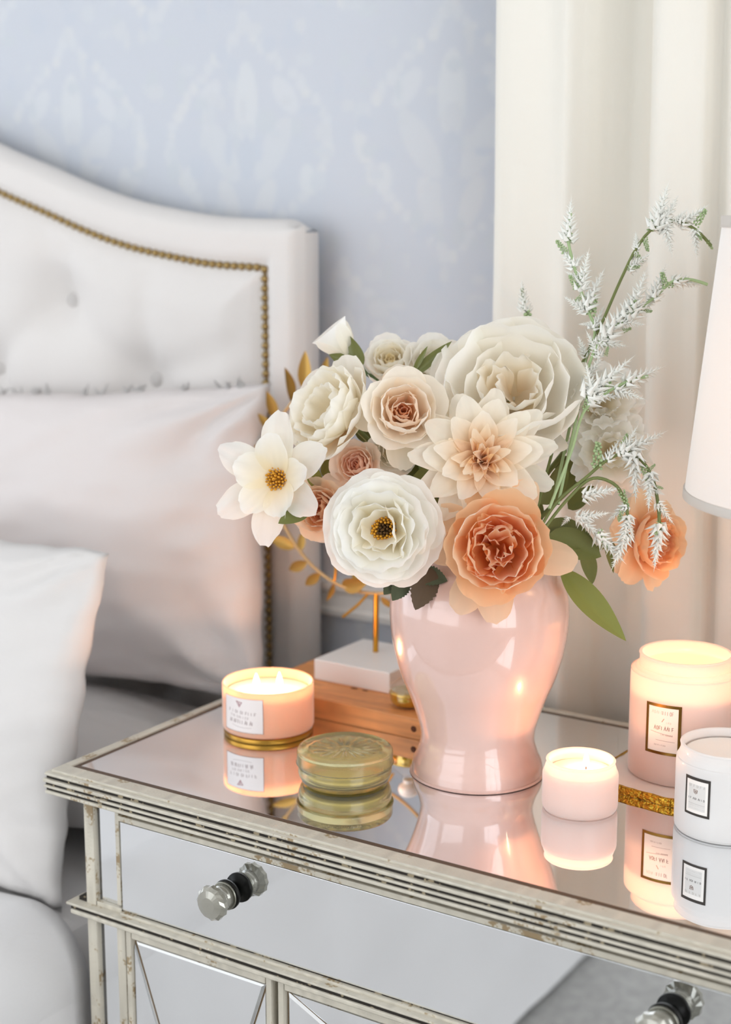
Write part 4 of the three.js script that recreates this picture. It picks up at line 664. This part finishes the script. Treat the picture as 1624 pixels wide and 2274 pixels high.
flower('blush_rose', 'pale blush rose with a soft coral heart, beside the dahlia', 893, 922, 92, -0.045, facing(0.05, 0.16), [
  { n: 4, L: 1.25, W: 0.5, t0: 70, t1: 118, cup: 0.15, ruffle: 0.08, tip: 0.3, colA: rgb(0xf9e6bd), colB: rgb(0xfdf7ea), phase: 2.2, y0: -0.08 },
  ...rose(rgb(0xfff7ea), rgb(0xfeefdc), rgb(0xfde2c4), rgb(0xfac692))]);

// 5 big white peony at the top
flower('white_peony', 'very large white peony with broad cupped petals at the top', 1135, 900, 158, 0.0, facing(-0.1, 0.42), [
  { n: 5, L: 1.25, W: 0.95, t0: 90, t1: 26, cup: 0.18, ruffle: 0.05, tip: 0.18, colA: ivory, colB: cream, phase: 0.3 },
  { n: 5, L: 1.26, W: 0.92, t0: 86, t1: -2, cup: 0.2, ruffle: 0.06, tip: 0.2, colA: ivory, colB: cream, phase: 0.9, y0: 0.03 },
  { n: 4, L: 1.05, W: 0.76, t0: 78, t1: -6, cup: 0.24, ruffle: 0.08, tip: 0.22, colA: ivory, colB: cream, phase: 0.2, y0: 0.04, pj: 0.3 },
  { n: 4, L: 0.8, W: 0.46, t0: 58, t1: 0, cup: 0.3, ruffle: 0.16, tip: 0.24, colA: rgb(0xfbe9c4), colB: cream, phase: 0.6, y0: 0.05, scatter: 0.06, variants: 4 },
  { n: 5, L: 0.62, W: 0.24, t0: 36, t1: 10, cup: 0.35, ruffle: 0.26, tip: 0.3, colA: rgb(0xf9e3ba), colB: cream, phase: 0.2, y0: 0.06, scatter: 0.12, variants: 5 },
]);
// 6 cream peony seen from the side, upper left
flower('cream_peony', 'cream peony turned to the left, showing the backs of its petals', 770, 938, 120, 0.0, facing(-1.25, 0.75), [
  { n: 7, L: 1.2, W: 0.66, t0: 88, t1: 40, cup: 0.2, ruffle: 0.1, tip: 0.24, colA: rgb(0xf7e2b4), colB: cream, phase: 0.3, tj: 8, cp: 0.6 },
  { n: 7, L: 1.16, W: 0.64, t0: 84, t1: 16, cup: 0.24, ruffle: 0.1, tip: 0.22, colA: butter, colB: ivory, phase: 0.75, y0: 0.03, cp: 0.6 },
  { n: 6, L: 1.05, W: 0.5, t0: 76, t1: 2, cup: 0.26, ruffle: 0.12, tip: 0.22, colA: butter, colB: cream, phase: 0.2, y0: 0.05 },
  { n: 6, L: 0.85, W: 0.4, t0: 56, t1: 0, cup: 0.3, ruffle: 0.16, tip: 0.22, colA: butter, colB: cream, phase: 0.5, y0: 0.06 },
]);
// 7 white magnolia-like bloom at the far left
flower('white_anemone', 'open white bloom with long petals and a yellow centre, left of the bouquet', 622, 1064, 102, -0.02, facing(-0.45, 0.02), [
  { n: 6, L: 1.36, W: 0.42, t0: 62, t1: 84, cup: 0.22, ruffle: 0.1, wb: 0.3, tip: 0.36, tipPow: 1.8, colA: greenish, colB: white, phase: 0.15, jit: 0.14, tj: 9 },
  { n: 5, L: 1.1, W: 0.44, t0: 48, t1: 62, cup: 0.26, ruffle: 0.1, wb: 0.3, tip: 0.32, colA: butter, colB: white, phase: 0.75, y0: 0.04, tj: 10 },
], { stamens: { n: 46, r: 0.2, len: 0.24, lift: 0.05 } });
// 8 small peach rose behind the ranunculus
flower('small_peach_rose', 'small soft peach rose tucked behind the white ruffled bloom', 722, 1130, 66, -0.012, facing(-0.35, 0.0), [
  { n: 5, L: 1.2, W: 0.6, t0: 74, t1: 104, cup: 0.15, ruffle: 0.1, tip: 0.28, colA: rgb(0xfcd6b4), colB: rgb(0xfee9d8), phase: 0.5, y0: -0.06 },
  ...rose(rgb(0xfee6cc), rgb(0xfddab8), rgb(0xfccda0), rgb(0xfabb80))]);
flower('small_blush_rose', 'half-hidden blush rose between the cream peony and the white ruffled bloom', 800, 1035, 56, -0.01, facing(-0.3, 0.1), rose(rgb(0xfeead9), rgb(0xfde0cb), rgb(0xfcd5b8), rgb(0xfac6a0)));
// 9 white blooms at the back and right
flower('back_bloom', 'small cream bloom peeping up behind the blush rose', 872, 815, 62, 0.06, facing(-0.2, 0.5), rose(cream, ivory, butter, butter));
flower('ivory_bloom', 'ivory bloom behind the forked green leaf', 962, 822, 66, 0.055, facing(0.1, 0.45), rose(cream, ivory, greenish, butter));
flower('lower_cream_bloom', 'cream bloom just above the white ruffled bloom', 872, 1000, 60, -0.005, facing(0.0, -0.1), rose(cream, ivory, greenish, butter));
flower('frilled_white_bloom', 'frilled white bloom to the right of the big peony', 1328, 905, 96, -0.005, facing(0.05, 0.25), [
  { n: 9, L: 1.1, W: 0.4, t0: 78, t1: 50, cup: 0.2, ruffle: 0.16, tip: 0.26, colA: greenish, colB: white, phase: 0.2 },
  { n: 8, L: 0.95, W: 0.36, t0: 66, t1: 30, cup: 0.24, ruffle: 0.18, tip: 0.24, colA: greenish, colB: white, phase: 0.6, y0: 0.05 },
  { n: 7, L: 0.75, W: 0.3, t0: 50, t1: 10, cup: 0.28, ruffle: 0.2, tip: 0.24, colA: butter, colB: white, phase: 0.2, y0: 0.08 }]);
flower('ruffled_white_bloom', 'ruffled white bloom beneath the green plumes on the right', 1348, 1008, 94, -0.012, facing(0.05, 0.1), [
  { n: 9, L: 1.1, W: 0.4, t0: 82, t1: 56, cup: 0.2, ruffle: 0.18, tip: 0.26, colA: greenish, colB: white, phase: 0.4 },
  { n: 8, L: 0.95, W: 0.36, t0: 70, t1: 34, cup: 0.24, ruffle: 0.18, tip: 0.24, colA: greenish, colB: white, phase: 0.1, y0: 0.05 },
  { n: 7, L: 0.75, W: 0.3, t0: 50, t1: 10, cup: 0.28, ruffle: 0.2, tip: 0.24, colA: butter, colB: white, phase: 0.5, y0: 0.08 }]);
// 11 peach rose at the right
flower('peach_rose', 'full peach rose drooping at the far right under the plumes', 1428, 1200, 92, 0.045, facing(0.85, -0.12), [
  { n: 7, L: 1.15, W: 0.4, t0: 80, t1: 112, cup: 0.2, ruffle: 0.06, tip: 0.3, colA: rgb(0xfac890), colB: rgb(0xfee6ca), y0: -0.05, phase: 0.2, cp: 0.6 },
  ...cabbage(rgb(0xfedcb6), rgb(0xfcd0a0), rgb(0xf9bf7c), rgb(0xf6ab58))]);
// 12 white tulip-like bud with green sepals
{
  const dep = D0 + 0.05, c = at(778, 790, dep), tipP = at(735, 738, dep - 0.005), dir = tipP.clone().sub(c).normalize();
  const g = thing('white_bud', 'white flared bud with two green sepals rising above the bouquet', 'flower', c, 'flowers of the bouquet');
  const q = new THREE.Quaternion().setFromUnitVectors(V(0, 1, 0), dir), s = 0.034;
  for (let i = 0; i < 4; i++) { const m = mesh('petal', petalGeo({ L: 1.15 * s, W: 0.6 * s, t0: 22, t1: 36, r0: 0.08 * s, cup: 0.45, tip: 0.22, wb: 0.4, colA: greenish, colB: white, sd: i }), mat.petal, g); m.quaternion.copy(q).multiply(new THREE.Quaternion().setFromAxisAngle(V(0, 1, 0), i * Math.PI / 2 + 0.4)); }
  const sep = leafGeo(1, 0.5, { cup: 0.45, bend: 0.12, widest: 0.35 });
  for (const [tx, ty] of [[773, 742], [730, 788]]) { const m = mesh('sepal', sep, mat.leafMid, g); orient(m, at(800, 818, dep - 0.004).sub(c), at(tx, ty, dep - 0.008).sub(c), facing(-0.3, 0.3)); }
  mesh('stem', tube([V(0, 0, 0), at(800, 816, dep).sub(c), at(850, 858, dep - 0.01).sub(c), at(880, 900, dep).sub(c), VASE.clone().add(V(-0.01, MOUTH - 0.03, 0)).sub(c)], 0.0024, 20, 6), mat.stemDark, g);
}

// foliage: each sprig is a thing; leaves from base pixel to tip pixel at a depth
const leafShapes = { oval: leafGeo(1, 0.5, { cup: 0.25, bend: 0.14, tip: 1.5 }), broad: leafGeo(1, 0.62, { cup: 0.3, bend: 0.1, tip: 1.6 }), long: leafGeo(1, 0.3, { cup: 0.35, bend: 0.18, tip: 1.3, nv: 16 }), lobed: leafGeo(1, 0.6, { cup: 0.2, bend: 0.1, serr: 0.08, nv: 20 }), thin: leafGeo(1, 0.2, { cup: 0.4, bend: 0.1 }) };
function sprig(name, label, leaves, group = 'leaves in the bouquet') {
  const first = leaves[0], o = at(first[0], first[1], D0 + first[4]);
  const g = thing(name, label, 'leaf', o, group);
  leaves.forEach(([bx, by, tx, ty, dd, shape, m, fa = 0, fb = 0.3, dt = -0.012], k) => { const l = mesh('leaf', leafShapes[shape], mat[m], g); orient(l, at(bx, by, D0 + dd).sub(o), at(tx, ty, D0 + dd + dt).sub(o), facing(fa, fb)); });
  const inV = VASE.clone().add(V(rr(-0.025, 0.025), MOUTH - 0.03, rr(-0.025, 0.025))).sub(o);
  mesh('stem', tube([V(0, 0, 0), inV.clone().multiplyScalar(0.4).add(V(0, 0.006, 0)), inV], 0.0019, 10, 6), mat.stemDark, g);
  return g;
}
sprig('forked_leaf_sprig', 'forked narrow green leaf standing above the blush rose', [[912, 838, 1006, 758, 0.0, 'thin', 'leafMid', 0.2, 0.4], [918, 826, 952, 768, 0.0, 'thin', 'leafMid', -0.2, 0.3]]);
sprig('long_leaf_sprig', 'long glossy green leaf hanging down beside the vase', [[1245, 1262, 1386, 1432, -0.03, 'long', 'leafBright', 0.3, 0.25, -0.03]]);
sprig('broad_leaf_sprig', 'broad green leaves right of the orange rose', [[1215, 1190, 1335, 1240, -0.04, 'broad', 'leafMid', 0.2, 0.5], [1205, 1170, 1320, 1212, -0.03, 'broad', 'leafMid', 0.1, 0.5], [1200, 1120, 1262, 1040, -0.02, 'oval', 'leafMid', 0.4, 0.2], [1262, 1130, 1322, 1080, -0.01, 'oval', 'leafMid', -0.3, 0.3], [1300, 1215, 1312, 1300, -0.01, 'oval', 'leafMid', 0.5, 0.1], [1225, 1110, 1275, 1010, 0, 'oval', 'leafMid', 0.2, 0.2], [1345, 1195, 1362, 1275, 0.02, 'thin', 'leafMid', 0.2, 0.1]]);
sprig('lobed_leaf_sprig', 'dark lobed leaves under the white ruffled bloom', [[925, 1270, 995, 1292, -0.035, 'lobed', 'leafEucalyptus', 0.1, 0.3], [960, 1262, 922, 1356, -0.04, 'lobed', 'leafBrown', 0, 0.1], [880, 1290, 852, 1322, -0.03, 'lobed', 'leafEucalyptus', 0, 0.3], [905, 1280, 870, 1335, -0.03, 'lobed', 'leafEucalyptus', 0.2, 0.1]]);
sprig('leafy_sprig', 'green leaves in the gap between dahlia and white bloom', [[930, 1130, 948, 1030, -0.02, 'broad', 'leafMid', 0, 0.1], [985, 1180, 955, 1100, -0.02, 'broad', 'leafMid', 0.2, 0.1], [900, 1010, 945, 985, -0.01, 'oval', 'leafOlive', 0, 0.3], [990, 960, 965, 930, -0.02, 'thin', 'leafMid', 0, 0.1], [1010, 1150, 940, 1190, 0.0, 'broad', 'leafMid', 0, 0.1], [950, 1080, 890, 1030, 0.0, 'broad', 'leafMid', 0, 0.1]]);
sprig('olive_leaf_sprig', 'olive leaves between the white left bloom and the peach rose', [[705, 1085, 690, 1022, -0.02, 'oval', 'leafOlive', -0.2, 0.1], [690, 1128, 618, 1166, -0.035, 'oval', 'leafMid', -0.3, 0.4], [665, 1010, 700, 1000, -0.01, 'thin', 'leafMid', 0, 0.3], [740, 1060, 778, 1015, 0.0, 'thin', 'leafOlive', 0, 0.3], [720, 1060, 740, 1010, 0.01, 'oval', 'leafOlive', 0, 0.1]]);
sprig('bright_leaf_sprig', 'small bright green leaf at the edge of the big white peony', [[1282, 852, 1256, 812, 0.03, 'oval', 'leafMid', 0.2, 0.3], [1258, 1060, 1272, 1008, 0.0, 'oval', 'leafMid', 0.4, 0.2]]);
// leaves deep inside that close the gaps between the blooms
sprig('inner_leaf_sprig', 'green leaves deep inside the bouquet behind the blooms', Array.from({ length: 16 }, (_, i) => { const a = i * 2.39996, r = 60 + 12 * i, x = 1010 + r * Math.cos(a) * 1.05, y = 1060 + r * Math.sin(a) * 0.75; return [x, y, x + 70 * Math.cos(a + 0.6), y + 70 * Math.sin(a + 0.6), 0.03, 'broad', 'leafMid', 0.3 * Math.cos(a), 0.3 * Math.sin(a)]; }));

// astilbe plumes: a stem, feathery white spikes and small green seed clusters
const plumeGeo = [0, 1, 2].map(v => { const P = []; for (let i = 0; i < 46; i++) { const t = i / 46, y = t * 0.86, r = 0.12 * (1 - t) + 0.012, a = i * 2.39996 + v; const c = new THREE.ConeGeometry(0.036 * (1.15 - t) + 0.008, 0.2 * (1.1 - 0.6 * t), 4, 1).rotateX(0.75 + 0.3 * Math.sin(i * 3 + v)).rotateY(Math.PI / 2 - a).translate(Math.cos(a) * r, y, Math.sin(a) * r); P.push(c); } P.push(new THREE.ConeGeometry(0.018, 0.42, 5).translate(0, 0.8, 0), new THREE.CylinderGeometry(0.012, 0.02, 0.8, 5).translate(0, 0.4, 0)); return mergeGeometries(P.map(p => p.toNonIndexed())); });
const seedGeo = [0, 1].map(v => { const P = []; for (let i = 0; i < 26; i++) { const t = i / 26, a = i * 2.39996 + v; P.push(new THREE.IcosahedronGeometry(0.055 + 0.025 * ((i * 7) % 3) / 3, 0).translate(Math.cos(a) * 0.17 * (1 - t * 0.6), t * 0.9, Math.sin(a) * 0.17 * (1 - t * 0.6))); } P.push(new THREE.CylinderGeometry(0.02, 0.02, 0.9, 5).translate(0, 0.45, 0).toNonIndexed()); return mergeGeometries(P.map(p => p.index ? p.toNonIndexed() : p)); });
function astilbe(label, path, dd, plumes, seeds, stemMat = 'stem') {
  const pts = path.map(([x, y, d = 0]) => at(x, y, D0 + dd + d)), o = pts[0].clone();
  const g = thing('astilbe_spray', label, 'flower spray', o, 'white plume sprays in the bouquet');
  const loc = pts.map(p => p.clone().sub(o)), curve = new THREE.CatmullRomCurve3(loc);
  mesh('stem', new THREE.TubeGeometry(curve, 40, 0.0016, 6), mat[stemMat], g);
  plumes.forEach(([bx, by, tx, ty, d = 0], k) => { const m = mesh('plume', plumeGeo[k % 3], mat.plumeWhite, g); orient(m, at(bx, by, D0 + dd + d).sub(o), at(tx, ty, D0 + dd + d + 0.01 * Math.sin(k * 2.1)).sub(o), facing(0.3, 0.2)); m.scale.multiply(V(1.45, 1, 1.45)); });
  seeds.forEach(([bx, by, tx, ty, d = 0], k) => { const m = mesh('seed_cluster', seedGeo[k % 2], mat.plumeGreen, g); orient(m, at(bx, by, D0 + dd + d).sub(o), at(tx, ty, D0 + dd + d + 0.006 * Math.sin(k * 1.7)).sub(o), facing(0.1, 0.2)); });
  return g;
}
astilbe('tallest white plume spray arching over toward the lamp shade', [[1180, 1180, -0.03], [1240, 960], [1290, 815], [1335, 722], [1382, 615], [1416, 548], [1452, 506], [1500, 490], [1548, 512], [1580, 546]], -0.02,
  [[1455, 505, 1488, 398], [1470, 500, 1508, 432], [1500, 492, 1530, 462], [1515, 497, 1578, 452], [1415, 552, 1412, 512], [1478, 498, 1494, 572], [1545, 515, 1548, 578], [1412, 560, 1398, 590], [1405, 590, 1450, 560], [1500, 490, 1520, 516], [1400, 600, 1440, 575]],
  [[1432, 528, 1440, 562], [1445, 512, 1450, 478], [1545, 500, 1572, 462], [1548, 512, 1560, 535], [1572, 535, 1584, 556], [1410, 560, 1430, 585], [1395, 595, 1425, 592]]);
astilbe('white plume spray standing upright left of the tallest one', [[1230, 1110, -0.03], [1270, 930], [1296, 815], [1322, 735], [1300, 676], [1278, 600], [1262, 530], [1268, 470]], -0.02,
  [[1262, 530, 1270, 432], [1275, 590, 1234, 535], [1290, 640, 1310, 548], [1282, 615, 1250, 600], [1302, 680, 1346, 592], [1300, 690, 1248, 655], [1315, 720, 1282, 720], [1318, 730, 1345, 675], [1300, 790, 1282, 740], [1275, 590, 1302, 560]],
  [[1262, 540, 1272, 515], [1256, 560, 1234, 530], [1285, 622, 1304, 600], [1280, 640, 1264, 608], [1290, 660, 1268, 678], [1312, 700, 1325, 650]], 'plumeGreen');
astilbe('white plume spray leaning right below the tallest one', [[1240, 1120, -0.03], [1280, 930], [1302, 830], [1335, 755], [1400, 702], [1452, 662], [1500, 622], [1540, 622], [1572, 632]], -0.03,
  [[1350, 745, 1420, 640], [1452, 662, 1480, 585], [1400, 702, 1440, 590], [1330, 790, 1300, 730], [1420, 690, 1470, 660], [1330, 760, 1370, 712], [1300, 850, 1345, 775], [1500, 625, 1572, 634], [1380, 715, 1440, 722], [1340, 760, 1400, 770]],
  [[1480, 640, 1470, 600], [1490, 635, 1506, 618], [1425, 690, 1452, 692], [1400, 700, 1415, 662], [1340, 765, 1362, 740], [1385, 735, 1405, 728], [1345, 790, 1352, 768]], 'plumeGreen');
astilbe('white plume spray pointing right beside the frilled white bloom', [[1220, 1130, -0.02], [1270, 1000], [1300, 910], [1350, 870], [1410, 842], [1440, 836]], -0.055,
  [[1305, 880, 1412, 788], [1395, 850, 1480, 812], [1370, 865, 1440, 890], [1320, 890, 1300, 800], [1330, 880, 1390, 880]],
  [[1340, 870, 1360, 845], [1380, 858, 1400, 840], [1300, 910, 1310, 870]], 'plumeGreen');
astilbe('green-stemmed plume spray arching out over the peach rose', [[1190, 1190, -0.02], [1240, 1112], [1300, 1062], [1352, 1020], [1395, 1004], [1425, 1022], [1450, 1064], [1462, 1120], [1466, 1180]], -0.06,
  [[1388, 1004, 1486, 955], [1410, 1010, 1412, 1120], [1445, 1055, 1440, 1140], [1462, 1120, 1500, 1168], [1465, 1170, 1452, 1272], [1455, 1090, 1480, 1100], [1380, 1010, 1420, 940], [1350, 1022, 1380, 970]],
  [[1325, 1040, 1330, 975], [1400, 1005, 1410, 1020], [1440, 1045, 1458, 1030], [1455, 1080, 1475, 1085], [1430, 1035, 1440, 1075], [1385, 985, 1395, 960], [1465, 1160, 1455, 1190]]);
astilbe('drooping white plume spray in front of the peach rose', [[1190, 1200, -0.02], [1262, 1108], [1318, 1062], [1368, 1078], [1390, 1120], [1394, 1165], [1388, 1200]], -0.06,
  [[1300, 1100, 1386, 1082], [1390, 1125, 1345, 1160], [1394, 1150, 1380, 1225], [1390, 1190, 1356, 1272], [1262, 1150, 1245, 1170], [1285, 1150, 1362, 1138], [1290, 1150, 1345, 1205], [1330, 1190, 1392, 1254], [1395, 1160, 1410, 1200]],
  [[1380, 1090, 1396, 1130], [1330, 1180, 1352, 1222], [1385, 1130, 1372, 1160]]);
astilbe('little green-tipped plume rising behind the big white peony', [[1170, 1000, 0.0], [1188, 860], [1184, 756], [1166, 690], [1160, 640]], 0.07,
  [[1166, 690, 1158, 616]], [[1182, 752, 1168, 680], [1180, 752, 1140, 732], [1186, 752, 1196, 742]]);

renderer.render(scene, camera);
